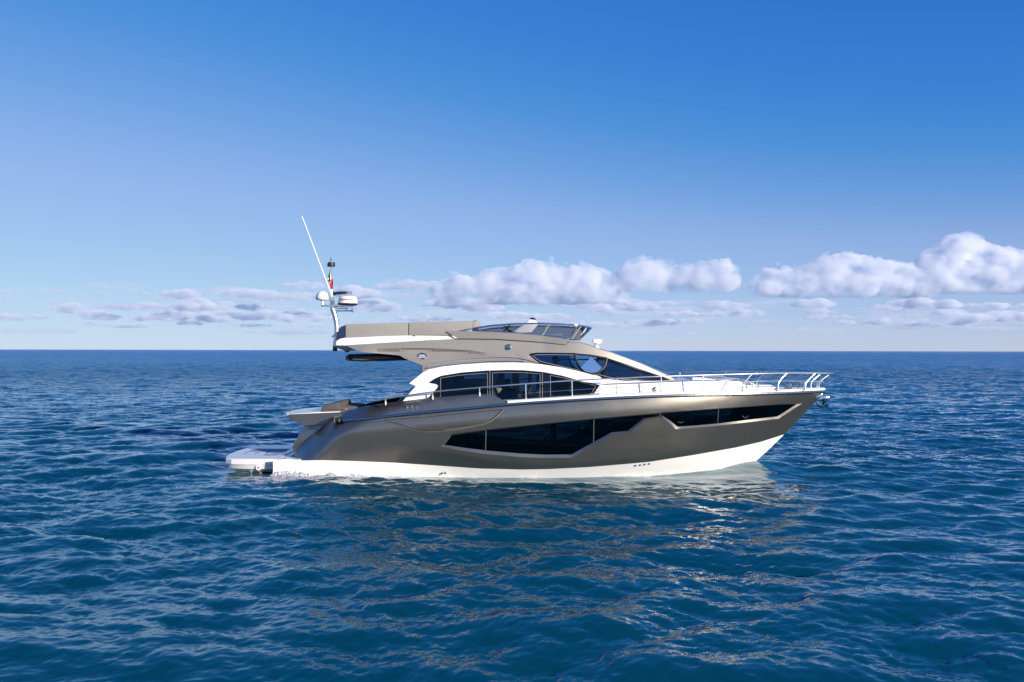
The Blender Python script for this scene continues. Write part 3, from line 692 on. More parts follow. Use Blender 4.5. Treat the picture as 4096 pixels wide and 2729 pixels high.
# underside of the overhang, roof and flybridge deck
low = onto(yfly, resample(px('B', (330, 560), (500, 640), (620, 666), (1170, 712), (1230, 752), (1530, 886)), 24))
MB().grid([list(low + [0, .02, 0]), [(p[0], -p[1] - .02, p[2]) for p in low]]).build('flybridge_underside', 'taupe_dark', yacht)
aft = at(px('B', (105, 570), (190, 560), (330, 557), (500, 640), (330, 615), (260, 600)), -1.55)
prism('flybridge_stern_lip', px('B', (105, 570), (200, 562), (420, 566), (560, 600), (420, 622), (300, 640)), -1.55, 1.55, 'taupe_fly', yacht, 0.01, 1)
tl = onto(lambda X, Z: yfly(X, Z) - .02, resample(TOPLINE + ROOF_SIL, 30))
rows = []
for f in np.linspace(-1, 1, 17):
    fwd = lambda x: np.clip((x - 1.6) / 3.0, 0, 1)
    rows.append([(p[0] + (1 - f * f) * (.06 + .12 * fwd(p[0])), p[1] * -f, p[2] + (1 - abs(f) ** 2.2) * (0.05 - 0.035 * fwd(p[0])) - .01) for p in tl])
k0 = next(i for i, p in enumerate(tl) if p[0] > 1.5)
kw = next(i for i, p in enumerate(tl) if p[0] > 2.6)
MB().grid([r[:k0 + 1] for r in rows], flip=True).build('flybridge_deck', 'deckwhite', yacht, recalc=False)
MB().grid([r[k0:kw + 1] for r in rows]).build('wheelhouse_roof', 'taupe_fly', yacht)
ws = MB().grid([r[kw:] for r in rows]).build('windscreen', 'g_wheel', yacht)
# white sheer strip around the flybridge
bul = px('B', (180, 490), (240, 452), (320, 437), (900, 414), (1400, 400), (1920, 388), (1960, 395), (2046, 456)) + px('E', (170, 357), (60, 357)) + px('B', (2040, 460), (1600, 480), (1000, 516), (320, 558), (258, 553), (175, 556))
panel('flybridge_coaming', bul, lambda X, Z: yfly(X, Z) - .01, 'white', yacht, [], [], 12, .25, 0.0)
prism('coaming_stern', px('B', (172, 556), (182, 488), (240, 455), (300, 470), (300, 553)), -1.62, 1.62, 'white', bpy.data.objects['flybridge_coaming'], .02, 2)
# fairing carrying the smoked screen
FAIR = px('E', (15, 257), (42, 247), (200, 250), (450, 257), (700, 268), (1000, 286), (1300, 314), (1500, 338), (1655, 364), (1640, 437), (1400, 408), (1100, 383), (900, 370), (700, 357), (400, 352), (172, 351), (100, 306))
panel('screen_fairing', FAIR, lambda X, Z: yfly(X, Z) + .03 + .25 * (Z - 3.6), 'taupe_fly', yacht, [], [], 9, .10)
# ---- seats on the flybridge
def cushion(name, P, Y0, Y1, m='fabric', bevel=.035, par=yacht): return prism(name, P, Y0, Y1, m, par, bevel, 4)
cushion('seat_cushion', px('B', (322, 432), (322, 236), (336, 224), (1296, 200), (1304, 212), (1304, 405)), -1.66, -1.36)
cushion('seat_cushion', px('B', (1313, 404), (1313, 206), (1330, 198), (2296, 174), (2308, 186), (2308, 390)), -1.66, -1.36)
pa = [at([p], y)[0] for p, y in zip(px('B', (320, 436), (205, 468), (216, 300), (246, 262), (320, 234)), (-1.64, -1.05, -1.05, -1.2, -1.64))]
pi = [p + np.array((.30, .12, 0)) for p in pa]
Q = pa + pi; n5 = 5
mbq = MB()
ring_ = [[p for p in pa], [np.array((p[0], -p[1], p[2])) for p in pa]]
mbq.grid(ring_, closed=True).add(ring_[0], [tuple(range(5))]).add(ring_[1], [tuple(range(5))])
mbq.build('seat_cushion', 'fabric', yacht, 30, .03, 3, recalc=True)
cushion('seat_cushion', px('E', (362, 250), (358, 124), (430, 116), (440, 240)), -1.55, -1.25)
cushion('headrest', px('E', (372, 118), (400, 101), (440, 100), (468, 180), (474, 245), (420, 248)), -1.25, -.2, 'fabric', .03)
cushion('seat_cushion', px('B', (322, 432), (322, 260), (2290, 205), (2290, 400)), 1.3, 1.62)
for q in ((340, 436), (490, 432), (1235, 411), (1395, 408)):
    c = at(px('B', q), -1.64)[0]; MB().box(c, (.06, .03, .03)).build('cushion_strap', 'rubber', bpy.data.objects['seat_cushion'])
# ---- smoked screen
def ring3(near, tip_in, r=0.9, n=14):
    """near side line, then a rounded front, then the far side"""
    near = [np.array(p) for p in near]; e = near[-1]; fr = tip_in
    arc = []
    for k in range(1, n):
        a = math.pi / 2 * k / n
        arc.append(np.array((e[0] + (fr - e[0]) * math.sin(a), e[1] * math.cos(a) ** 1.0, e[2])))
    cen = np.array((fr, 0, e[2]))
    L = near + arc
    return L + [cen] + [np.array((p[0], -p[1], p[2])) for p in L[::-1]]
topn = even(np.vstack([at([p], y)[0] for p, y in zip(px('E', (225, 246), (370, 216), (600, 179), (900, 155), (1270, 146), (1550, 155), (1700, 163)), (-1.66, -1.64, -1.62, -1.58, -1.5, -1.38, -1.3))]), 26)
basn = even(np.vstack([at([p], y)[0] for p, y in zip(px('E', (180, 250), (450, 254), (700, 264), (1000, 282), (1300, 309), (1500, 334), (1640, 354)), (-1.66, -1.62, -1.58, -1.52, -1.42, -1.3, -1.2))]), 26)
tipt = at(px('E', (1965, 213)), 0.0)[0]; tipb = at(px('E', (1812, 374)), 0.0)[0]
T3 = ring3(topn, tipt[0]); B3 = ring3(basn, tipb[0])
nn_ = len(T3)
for L, tz in ((T3, tipt[2]), (B3, tipb[2])):
    e = L[25][2]
    for i in range(26, nn_ - 26): 
        f = 1 - abs((i - (nn_ - 1) / 2) / ((nn_ - 1) / 2 - 25)); L[i][2] = e + (tz - e) * math.sin(f * math.pi / 2)
fs = MB().grid([T3, B3]).build('flybridge_screen', 'g_fly', yacht, 60)
MB().tube(T3, .022, 10).build('screen_rail', 'steel', fs)
MB().tube([p + np.array((0, 0, .005)) for p in B3], .016, 8).build('screen_base_rail', 'steel', fs)
for i in (26 - 6, 26 + 3, nn_ // 2, nn_ - 27 - 3, nn_ - 27 + 6):
    MB().tube([T3[i], B3[max(0, i - 1)] if i < nn_ // 2 else B3[min(nn_ - 1, i)]], .018, 8).build('screen_post', 'steel' if i == nn_ // 2 else 'line', fs)
# ---- helm
hc = prism('helm_console', px('E', (905, 262), (1080, 140), (1130, 90), (1200, 100), (1252, 136), (1244, 178), (1145, 290), (1040, 300)), -.75, .15, 'plastic', yacht, .05, 3)
prism('console_dash', px('E', (1072, 152), (1088, 138), (1128, 92), (1136, 96), (1090, 148)), -.68, .08, 'rubber', hc, .01, 1)
c = at(px('E', (1178, 96)), -.3)[0]; MB().ball(c, (.09, .09, .06)).build('compass', 'rubber', hc)
c = at(px('E', (830, 215)), -.35)[0]
ax = Vector((-.72, 0, .69)).normalized(); u_ = Vector((0, 1, 0)); v_ = ax.cross(u_)
sw = MB().tube([Vector(c) + (u_ * math.cos(a) + v_ * math.sin(a)) * .19 for a in np.linspace(0, 2 * math.pi, 33)], .018, 8, cap=False)
for a in (0.5, 2.6, 4.7): sw.tube([Vector(c), Vector(c) + (u_ * math.cos(a) + v_ * math.sin(a)) * .19], .014, 6)
sw.tube([Vector(c), Vector(c) - ax * .25], .03, 8).build('steering_wheel', 'rubber', hc)
prism('throttle', px('E', (790, 185), (850, 182), (865, 200), (830, 225), (900, 240), (905, 262), (850, 260), (820, 240)), -.7, -.6, 'rubber', hc, .01, 1)
prism('helm_seat', px('E', (735, 215), (745, 205), (800, 188), (812, 200), (760, 222)), -.6, .1, 'cream', yacht, .02, 2)
# ---- searchlight
sl_ = prism('searchlight', px('E', (1994, 366), (2000, 362), (2108, 363), (2113, 367), (2110, 399), (2080, 427), (2012, 412), (1994, 402)), -.12, .12, 'plastic', yacht, .025, 3)
a_, b_ = at(px('E', (2034, 412), (2036, 480)), 0.0)
MB().lathe([(.06, a_[2] + .02), (.05, a_[2] - .03), (.075, a_[2] - .10), (.10, b_[2]), (.10, b_[2] - .06)], (a_[0], 0, 0), 'Z', 20).build('searchlight_base', 'plastic', sl_)
# ---- starboard light, badge
c = onto(yfly, px('E', (855, 470)))[0]
nl = MB().ball(c + np.array((0, -.02, 0)), (.092, .04, .088), 20).build('navigation_light', 'steel', yacht)
MB().ball(c + np.array((.005, -.055, 0)), (.06, .032, .058), 18).build('lens', 'green', nl)
MB().tube([c + np.array((-.02, -.08, .055)), c + np.array((-.02, -.09, 0)), c + np.array((-.02, -.08, -.055))], .010, 6).build('lens_bar', 'steel', nl)
c = onto(yfly, px('B', (1527, 722)))[0]
def disc(c, rx, rz, d, n=40): return [(c[0] + rx * math.cos(2 * math.pi * k / n), c[1] - d, c[2] + rz * math.sin(2 * math.pi * k / n)) for k in range(n)]
def coin(c, rx, rz, d0, d1):
    a, b, b2 = disc(c, rx, rz, d0), disc(c, rx, rz, d1), disc(c, rx * .97, rz * .96, d1 + .003); n = len(a)
    return MB().grid([a, b, b2], closed=True, flip=True).add(b2, [tuple(range(n))])
bd = coin(c, .137, .092, -.02, .025).build('badge', 'steel', yacht, recalc=True)
coin(c, .118, .076, 0, .031).build('badge_plate', 'badge', bd, recalc=True)
text('badge_lettering', 'sessa', .082, frame(c + np.array((0, -.036, .022)), (0, -1, 0)), 'plastic', bd, .002, 0, 1.0, .0014)
text('badge_lettering', 'marine', .074, frame(c + np.array((0, -.036, -.03)), (0, -1, 0)), 'plastic', bd, .002, 0, 1.0, .0014)
fb = MB()
for s in (-1, 1): fb.tube([c + np.array((s * .075, -.02, -.135)), c + np.array((s * .045, -.025, -.10)), c + np.array((0, -.028, -.085))], .009, 6)
fb.build('badge_foot', 'steel', bd)
# ---- awning box below the overhang
aw = prism('awning_box', px('B', (372, 800), (352, 770), (380, 712), (440, 692), (640, 690), (1150, 740), (1270, 792), (900, 806), (560, 812)), -1.30, 1.30, 'rubber', yacht, .03, 2)
prism('awning_roll', px('B', (420, 752), (640, 738), (940, 730), (1130, 748), (940, 768), (560, 792), (430, 788)), -1.36, -1.2, 'darkseat', aw, .02, 2)
prism('awning_end', px('B', (316, 770), (330, 722), (380, 690), (400, 706), (366, 760), (372, 800), (335, 798)), -1.36, 1.36, 'rubber', aw, .02, 2)
prism('overhang_lamp', px('B', (265, 605), (350, 640), (360, 655), (330, 668)), -1.2, -.9, 'taupe_dark', yacht, .008, 1)

# ---- white arch
def yarch(X, Z): return yc(X, Z) + .085 + .16 * np.clip((.9 - np.asarray(X, float)) / 5, 0, 1)
ARCH_T = px('D', (97, 350), (160, 300), (235, 240), (300, 206), (450, 174), (640, 153), (900, 137), (1200, 132), (1340, 140), (1480, 150), (1700, 185), (1900, 230), (2060, 275)) + px('F', (1010, 362), (1170, 416), (1340, 443), (1500, 456), (2010, 448))
COAM = px('F', (2075, 446), (2140, 446)) + px('G', (60, 211), (60, 300))
ARCH_B = px('D', (2090, 366), (2000, 346), (1900, 328), (1700, 270), (1500, 231), (1300, 213), (1150, 209), (900, 216), (640, 236), (430, 271), (360, 301), (295, 345))
ARCH_L = px('D', (380, 361), (396, 376), (386, 400), (290, 505), (30, 537), (168, 376), (120, 360))
arch_out = ARCH_T[:-4] + px('F', (1100, 402), (1130, 430), (1100, 489)) + ARCH_B + ARCH_L
panel('side_arch', arch_out, yarch, 'white', yacht, [], [], 9, .07)
# saloon glazing: black surround with three clear panes
PN = [px('D', (425, 296), (600, 268), (760, 253), (915, 243), (915, 496), (425, 505)), px('D', (968, 240), (1140, 236), (1300, 239), (1465, 252), (1465, 508), (1180, 522), (968, 530)),
      px('D', (1573, 266), (1800, 311), (2046, 373), (2002, 462), (1575, 500))]
SUR = px('D', (275, 340), (360, 293), (430, 263), (640, 228), (900, 208), (1150, 201), (1300, 205), (1500, 223), (1700, 262), (1900, 320), (2000, 338), (2094, 360), (2020, 490), (1500, 525), (1100, 560), (250, 560), (250, 480), (395, 376), (380, 355))
ywin = lambda X, Z: yarch(X, Z) - .045
panel('saloon_glazing', SUR, ywin, 'black', yacht, PN, [], 14, .02)
sg = bpy.data.objects['saloon_glazing']
for p in PN:
    q = panel('saloon_window', p, ywin, 'g_saloon', yacht, [], [], 22, .008, -.004)
    cl = onto(lambda X, Z: ywin(X, Z) + .004, resample(list(p) + [p[0]], 22)); MB().tube(cl, .0055, 6, cap=False).mirror().build('window_seal', 'line', q)
for a, b in (((940, 218), (940, 520)), ((1490, 228), (1490, 520))): MB().tube(onto(lambda X, Z: ywin(X, Z) + .003, px('D', a, b)), .006, 6).mirror().build('glazing_joint', 'line', sg)
# pillar return at the forward end of the glazing
prism('glazing_pillar', px('D', (2094, 362), (2128, 362), (2062, 484), (2008, 486)), -1.74, -1.5, 'white', yacht, .01, 1, mirror=True)
# wheelhouse side window, half-round opening light
yup = lambda X, Z: yfly(X, Z) - .03
UWO = px('F', (198, 121), (225, 104), (300, 93), (780, 101), (985, 122), (1192, 160), (1500, 262), (1700, 332), (1885, 395), (2020, 449), (1500, 459), (1340, 444), (1170, 419), (1000, 364), (700, 314), (335, 235))
P1 = px('F', (246, 134), (300, 124), (500, 122), (780, 127), (787, 180), (800, 230), (830, 290), (845, 318), (700, 290), (350, 207))
VC = (990, 130)
arcp = [(986 + 203 * math.cos(t) if True else 0, 133 + 12 * math.cos(t) + 215 * math.sin(t)) for t in np.linspace(0, math.pi, 24)]
P2 = px('F', *[(x, y) for x, y in [(986 + 188 * math.cos(t), 142 + 17 * math.cos(t) + 203 * math.sin(t)) for t in np.linspace(0, math.pi, 22)]])
P3 = px('F', (1208, 192), (1500, 282), (1700, 350), (1870, 410), (1930, 437), (1500, 440), (1340, 426), (1180, 396), (1070, 362), (1140, 310), (1190, 240))
panel('wheelhouse_glazing', UWO, yup, 'black', yacht, [P1, P2, P3], [], 11, .02)
wg = bpy.data.objects['wheelhouse_glazing']
for p in (P1, P3): panel('wheelhouse_window', p, yup, 'g_wheel', yacht, [], [], 22, .008, -.004)
sl3 = MB().tube(onto(lambda X, Z: yup(X, Z) + .004, resample(px('F', (780, 127), (500, 122), (300, 124), (246, 134), (350, 207), (700, 290), (845, 320)), 20)), .007, 6)
sl3.tube(onto(lambda X, Z: yup(X, Z) + .004, resample(px('F', (1060, 366), (1180, 398), (1340, 428), (1500, 441)), 20)), .006, 6)
sl3.mirror().build('window_seal', 'line', wg)
rg = onto(lambda X, Z: yup(X, Z) + .02, px('F', *[(986 + 198 * math.cos(t), 139 + 25 * math.cos(t) + 212 * math.sin(t)) for t in np.linspace(0, math.pi, 30)]) + px('F', (788, 116), (985, 132), (1186, 168)))
rr_ = MB().tube(list(rg) + [rg[0]], .028, 8, cap=False).build('opening_light', 'rubber', yacht)
qp = at(px('F', (990, 150), (1125, 290), (1070, 335), (1000, 352), (920, 338), (855, 285)), -1.34)
tl_ = [-1.60, -1.63, -1.645, -1.65, -1.645, -1.63]
qp = np.array([at([p], y)[0] for p, y in zip(px('F', (990, 150), (1125, 290), (1070, 335), (1000, 352), (920, 338), (855, 285)), tl_)])
n_ = len(qp); qb = qp + np.array((0, .012, 0))
MB().add(list(qp) + list(qb), [tuple(range(n_)), tuple(range(n_, 2 * n_))[::-1]] + [(i, (i + 1) % n_, n_ + (i + 1) % n_, n_ + i) for i in range(n_)]).build('opening_pane', 'g_mirror', rr_, recalc=True)
# ---- coachroof ahead of the wheelhouse
ytr = lambda X, Z: deckin(X) - 0.10 * np.maximum(np.asarray(Z, float) - zsheer(X), 0)
TRK = px('F', (1085, 489), (1128, 428), (1172, 417), (1340, 446), (1500, 459), (2020, 450), (2140, 447)) + px('G', (60, 212), (230, 206), (560, 208), (900, 240), (1100, 272), (1200, 277), (1320, 279), (1350, 286), (1352, 306), (1330, 322), (1300, 352), (900, 372), (0, 408)) + px('F', (1865, 640), (1310, 668), (1040, 680))
sil = smooth(px('F', (1128, 428), (1340, 446), (1500, 459), (2020, 450), (2140, 447)) + px('G', (60, 212), (230, 206), (560, 208), (900, 240), (1100, 272), (1200, 277), (1320, 279)), 4)
panel('coachroof', TRK, ytr, 'white', yacht, [], [], 14, .04)
cr_ = bpy.data.objects['coachroof']
st3 = onto(ytr, sil)
rows = [[(p[0], p[1] * -f, p[2] + .03 * (1 - f * f) - .002) for p in st3] for f in np.linspace(-1, 1, 13)]
MB().grid(rows).build('coachroof_top', 'white', cr_)
rad = MB()
# step line and moulded edge
MB().tube(onto(lambda X, Z: ytr(X, Z) + .004, px('F', (1095, 492), (1340, 483), (1600, 468), (1900, 460), (2250, 452))), .008, 6).build('moulding_line', 'white', cr_)
pad = prism('sun_pad', px('G', (222, 212), (238, 168), (330, 170), (440, 182), (500, 193), (545, 208)), -.95, .95, 'white', yacht, .03, 3)
prism('forward_pad', px('G', (540, 212), (600, 196), (730, 190), (880, 206), (1010, 232), (1085, 268), (900, 246)), -.85, .85, 'white', yacht, .02, 3)
hr = at(smooth(px('G', (528, 192), (600, 184), (730, 176), (800, 179), (900, 195), (1000, 224), (1050, 240)), 5), -.92)
MB().tube([hr[0] - np.array((0, 0, .14))] + list(hr) + [hr[-1] - np.array((0, 0, .12))], .022, 10).mirror().build('sun_pad_rail', 'satin', yacht)
c = onto(ytr, px('F', (1785, 558)))[0]; MB().ball(c - np.array((0, .02, 0)), (.07, .045, .07), 18).build('filler_cap', 'steel', cr_)
# foredeck gear
c = at(px('G', (1520, 320)), -.2)[0]
MB().lathe([(.10, -.08), (.10, .02), (.06, .05), (.06, .10), (.09, .11), (.09, .14), (.0, .145)], c, 'Z', 20).build('windlass', 'steel', yacht)
cl = MB()
for xx in (0.6,): pass
q = at(px('D', (1985, 466), (2085, 459)), -1.98)
cl.tube([q[0], q[1]], .018, 8).tube([q[0] * .7 + q[1] * .3, q[0] * .75 + q[1] * .25 + np.array((.03, 0, -.1))], .016, 8).tube([q[0] * .3 + q[1] * .7, q[0] * .35 + q[1] * .65 + np.array((-.05, 0, -.1))], .016, 8)
cl.mirror().build('deck_cleat', 'steel', yacht)

# ---- guard rails
def rl(X): return np.interp(X, [-6, 0, 4, 7, 8.6, 9.6], [2.10, 2.12, 1.99, 1.45, .62, .12])
def srail(P, hi=0.0): return onto(lambda X, Z: rl(X), P, -2.75, hi)
TOPR = px('I', (1190, 178), (1300, 163), (1500, 133)) + px('D', (340, 440), (830, 395), (1315, 355), (1800, 321), (2270, 297), (2354, 294)) + px('F', (1310, 424), (1600, 405), (1865, 396), (2354, 381)) + px('G', (380, 138), (700, 129), (900, 124), (1040, 119), (1500, 110), (1850, 110), (2125, 113))
tr_ = srail(resample(smooth(TOPR, 3), 25))
bow = [np.array((9.62 + .0, 0, tr_[-1][2]))]
gr = MB().tube(list(tr_) + [np.array((tr_[-1][0] + .03, tr_[-1][1] * .6, tr_[-1][2])), np.array((tr_[-1][0] + .04, 0, tr_[-1][2])), np.array((tr_[-1][0] + .03, -tr_[-1][1] * .6, tr_[-1][2]))] + [p * np.array((1, -1, 1)) for p in tr_[::-1]], .019, 10).build('guard_rail', 'satin', yacht, 60)
STN = [px('I', (1300, 163), (1302, 228)), px('D', (340, 440), (342, 512)), px('D', (831, 396), (833, 476)), px('D', (1315, 357), (1318, 535)), px('D', (1798, 322), (1802, 500)), px('D', (2270, 297), (2270, 475)), px('F', (1866, 396), (1865, 607)), px('G', (380, 138), (380, 366)),
       px('G', (1040, 119), (920, 258), (914, 350)), px('G', (1505, 110), (1402, 225), (1383, 341)), px('G', (1884, 112), (1766, 240), (1748, 334)), px('G', (1990, 112), (1872, 228), (1856, 328)), px('G', (2117, 113), (1992, 228), (1972, 326))]
for k, s in enumerate(STN):
    s_ = smooth(s, 6) if len(s) > 2 else s
    q = srail(s_)
    if k in (11, 12): q[:, 1] *= .6 if k == 11 else .25
    for sg_ in (1, -1):
        qq = q * np.array((1, sg_, 1)); b = Vector(qq[-1]) - Vector((0, 0, .02)); d = (Vector(qq[-2]) - Vector(qq[-1])).normalized()
        MB().tube(qq, .017, 10).tube([b, b + d * .10], .027, 12).build('stanchion', 'satin', gr)
midw = srail(resample(px('D', (1335, 452), (1800, 421), (2080, 403), (2270, 395)) + px('F', (1310, 537), (1865, 508)) + px('G', (380, 252), (930, 246)), 40))
MB().tube(midw, .006, 6).mirror().build('rail_wire', 'satin', gr)
midb = srail(resample(px('G', (955, 236), (1130, 219), (1450, 217), (1800, 222), (1995, 223)), 40))
MB().tube(midb, .013, 8).mirror().build('rail_wire', 'satin', gr)
for x0 in ((1560, 216, 1465, 330), (1658, 218, 1560, 335)):
    pts_ = at(smooth(px('G', (x0[0], x0[1]), (x0[0] - 50, x0[1] + 22), (x0[0] - 88, x0[1] + 75), (x0[2] + 2, x0[3])), 5), -.75)
    pt2 = at(smooth(px('G', (x0[0], x0[1]), (x0[0] + 15, x0[1] + 50), (x0[0] + 6, x0[1] + 85), (x0[0] - 20, x0[3])), 5), -.6)
    MB().tube(pts_, .009, 6).tube(pt2, .009, 6).build('rail_gate_line', 'rubber', gr)
# stairs rail beside the arch
sr = MB()
for dx in (0, 34): sr.tube(at(px('D', (-20 + dx, 545), (125 + dx, 400 ), (160 + dx * .4, 383)), -1.55 - .002 * dx), .014, 8)
for t in (.35, .7, .92): sr.tube(at(px('D', (-20 + 145 * t, 545 - 145 * t), (14 + 145 * t, 545 - 145 * t)), -1.55), .012, 8)
sr.build('stair_rail', 'satin', yacht)

# ---- anchor on its roller
an = empty('anchor', (0, 0, 0), yacht)
prism('bow_roller', px('G', (1888, 462), (1905, 420), (1945, 385), (1985, 380), (1990, 410), (1940, 455), (1900, 468)), -.13, .13, 'steel', an, .012, 2)
prism('shank', px('G', (1905, 470), (1985, 400), (2075, 428), (2080, 452), (2030, 470), (1960, 490)), -.045, .045, 'steel', an, .012, 2)
fl_ = MB()
apex = at(px('G', (1985, 430)), 0)[0]; tip = at(px('G', (2065, 572)), 0)[0]; heel = at(px('G', (2085, 452)), 0)[0]; bt = at(px('G', (1995, 556)), 0)[0]
for s in (-1, 1):
    wng = (heel * .35 + tip * .65) + np.array((-.12, s * .24, .0)); wn2 = (apex * .45 + bt * .55) + np.array((.05, s * .20, 0))
    V = [heel, wng, tip, bt, wn2, apex]; fl_.add([v for v in V] + [v - np.array((.03, 0, .0)) for v in V], [(0, 1, 2), (0, 5, 4), (0, 4, 1), (1, 4, 3), (1, 3, 2), (6, 8, 7), (6, 10, 11), (6, 7, 10), (7, 9, 10), (7, 8, 9), (0, 2, 8, 6), (2, 3, 9, 8), (3, 4, 10, 9), (4, 5, 11, 10), (5, 0, 6, 11)])
fl_.build('fluke', 'steel', an, 20, .008, recalc=True)
MB().tube(at(smooth(px('G', (1905, 500), (1925, 545), (1960, 562), (2000, 560)), 4), .02), .03, 8).build('roll_bar', 'steel', an)

# ================================================================== mast and instruments
YM = 0.0
ms = MB()
pole = at(smooth(px('C', (570, 1640), (576, 1568), (583, 1440), (578, 1360), (563, 1290), (545, 1230), (527, 1185), (520, 1140), (518, 1050), (517, 975)), 5), YM)
ms.tube(pole, [.075] * 30 + [.055] * (len(pole) - 30), 14)
mast = ms.build('mast', 'satin', yacht, 60)
base = at(px('C', (566, 1600), (560, 1850)), YM)
MB().tube(at(px('C', (574, 1560), (560, 1700)), YM), .07, 12).build('mast_foot', 'rubber', mast)
MB().tube(at(px('C', (517, 980), (515, 700)), YM), .026, 10).build('light_staff', 'steel', mast)
c = at(px('C', (513, 675)), YM)[0]; k = (26.9) / FPX * (350 / 1035)
lt = MB().lathe([(.0, -.19), (.07, -.19), (.10, -.14)], c, 'Z', 24).lathe([(.30, -.17), (.32, -.12), (.32, .12), (.30, .17), (.0, .18)], c * np.array((1, 1, 1)), 'Z', 30)
lt.v = [((x - c[0]) * .37 + c[0], (y - c[1]) * .37 + c[1], (z - c[2]) * .37 + c[2]) for x, y, z in lt.v]
ln_ = lt.build('navigation_lantern', 'rubber', mast)
lb = MB()
for a in (0.4, 1.5, 2.6, 3.9, 5.3):
    d = np.array((math.cos(a) * .118, math.sin(a) * .118, 0)); lb.tube([c + d - np.array((0, 0, .065)), c + d + np.array((0, 0, .065))], .014, 6)
lb.tube([c, c + np.array((0, 0, .15))], .02, 8).build('lantern_guard', 'steel', ln_)
c2 = at(px('C', (512, 608)), YM)[0]
MB().lathe([(.02, -.06), (.03, -.05), (.032, -.02), (.02, -.01), (.03, .0), (.032, .04), (.0, .05)], c2, 'Z', 16).build('anchor_light', 'steel', mast)
arm = prism('mast_arm', px('C', (404, 1152), (480, 1152), (520, 1148), (610, 1148), (760, 1155), (762, 1166), (610, 1172), (560, 1174), (535, 1190), (510, 1178), (404, 1164)), -.11, .11, 'steel', mast, .01, 1)
fa_ = prism('flood_light', px('C', (535, 1002), (600, 996), (690, 993), (755, 998), (755, 1016), (690, 1020), (570, 1030), (545, 1040)), -.06, .06, 'rubber', mast, .01, 2)
prism('flood_light_end', px('C', (697, 990), (755, 997), (756, 1018), (697, 1018)), -.075, .075, 'steel', fa_, .01, 1)
c = at(px('C', (414, 1060)), YM)[0]
sd = MB().lathe([(.0, .18), (.06, .175), (.12, .15), (.165, .10), (.193, .03), (.20, -.02), (.20, -.06), (.185, -.085), (.10, -.10), (.06, -.105), (.04, -.15), (.035, -.23), (.045, -.235), (.05, -.28)], c, 'Z', 40).build('satellite_dome', 'plastic', yacht, 50)
MB().lathe([(.201, -.028), (.203, -.03), (.203, -.04), (.201, -.042)], c, 'Z', 40).build('dome_seam', 'line', sd)
c = at(px('C', (712, 1100)), YM)[0]
rd = MB().lathe([(.0, .128), (.2, .126), (.245, .112), (.265, .08), (.285, -.02), (.298, -.09), (.297, -.108), (.28, -.12), (.0, -.12)], c, 'Z', 44).build('radar_dome', 'plastic', yacht, 50)
MB().lathe([(.0, -.121), (.275, -.121), (.285, -.10), (.2995, -.092), (.2995, -.112), (.26, -.15), (.0, -.15)], c, 'Z', 44).build('radar_base', 'rubber', rd)
tx = text('radar_lettering', 'Raymarine', .098, frame(c + np.array((0, 0, 0)), (0, -1, 0)), 'redink', rd, .001, 0.12, 1.0, .0002)
# bend the lettering round the drum
for v in tx.data.vertices:
    a = (v.co.x) / .285; rr2 = .2845 - .08 * (v.co.y) + v.co.z + .004
    v.co = Vector((math.sin(a) * rr2, v.co.y + .018, math.cos(a) * rr2))
hn = MB().tube(at(px('C', (590, 1224), (745, 1224)), -.05), .016, 8)
q = at(px('C', (740, 1224), (757, 1224), (776, 1222)), -.05); hn.tube(q, [.018, .026, .06], 14).tube(at(px('C', (585, 1195), (700, 1195)), .08), .013, 8)
q = at(px('C', (690, 1195), (705, 1195), (712, 1195)), .08); hn.tube(q, [.014, .03, .045], 12)
q = at(px('C', (585, 1180), (587, 1245)), -.02); hn.tube(q, .03, 8).tube(at(px('C', (692, 1230), (706, 1180)), -.02), .012, 6)
hn.build('horn', 'steel', yacht)
q = at(px('C', (168, 97), (530, 1062)), -.12); q2 = at(px('C', (530, 1062), (556, 1140)), -.12)
ant = MB().tube([q[0], q[0] * .5 + q[1] * .5, q[1]], [.013, .017, .022], 8).build('whip_antenna', 'plastic', yacht)
MB().tube([q[0] - np.array((.004, 0, -.02)), q[0]], .014, 8).build('antenna_tip', 'rubber', ant)
MB().tube(list(q2), .026, 8).build('antenna_base', 'steel', ant)
prism('stern_light', px('C', (514, 1530), (545, 1500), (562, 1500), (560, 1515), (530, 1540)), -.5, -.38, 'steel', yacht, .008, 1)
# ---- cabin interior
fl2 = MB().box((0.6, 0, 1.86), (7.2, 3.1, .05)).build('saloon_floor', 'wood', yacht)
MB().box((-2.1, 0, 2.35), (.05, 2.9, 1.15)).build('saloon_door', 'black', yacht)
bpy.data.objects['saloon_door'].data.materials[0] = M['g_saloon']
MB().box((-1.2, 1.0, 2.12), (2.2, .6, .45)).box((-1.2, 1.28, 2.42), (2.2, .14, .35)).build('saloon_sofa', 'cream', yacht, bevel=.05)
MB().box((1.9, .9, 2.2), (1.2, .8, .7)).box((.55, .75, 2.55), (.10, .10, 1.4)).box((-1.75, 1.3, 2.5), (.5, .06, .9)).box((-.35, 1.3, 2.5), (.25, .06, .9)).box((.12, 1.3, 2.6), (.22, .06, .9)).box((1.15, 1.3, 2.5), (.35, .06, .9)).box((2.2, 1.2, 2.4), (1.2, .06, .7)).box((0.95, -.55, 2.25), (.5, .5, .5)).build('galley_and_blockers', 'wood', yacht, bevel=.02)  # galley pieces, plus thin boards added to block the far side windows
MB().box((2.9, -.55, 2.15), (.55, .6, .5)).box((2.7, -.55, 2.6), (.14, .55, .6)).build('helm_chair', 'darkseat', yacht, bevel=.05)
MB().box((3.75, -.3, 2.45), (.7, 1.6, .35)).build('dashboard', 'rubber', yacht, bevel=.08)
MB().box((2.1, 0, 3.22), (1.7, 1.8, .03)).build('saloon_ceiling', 'cream', yacht)

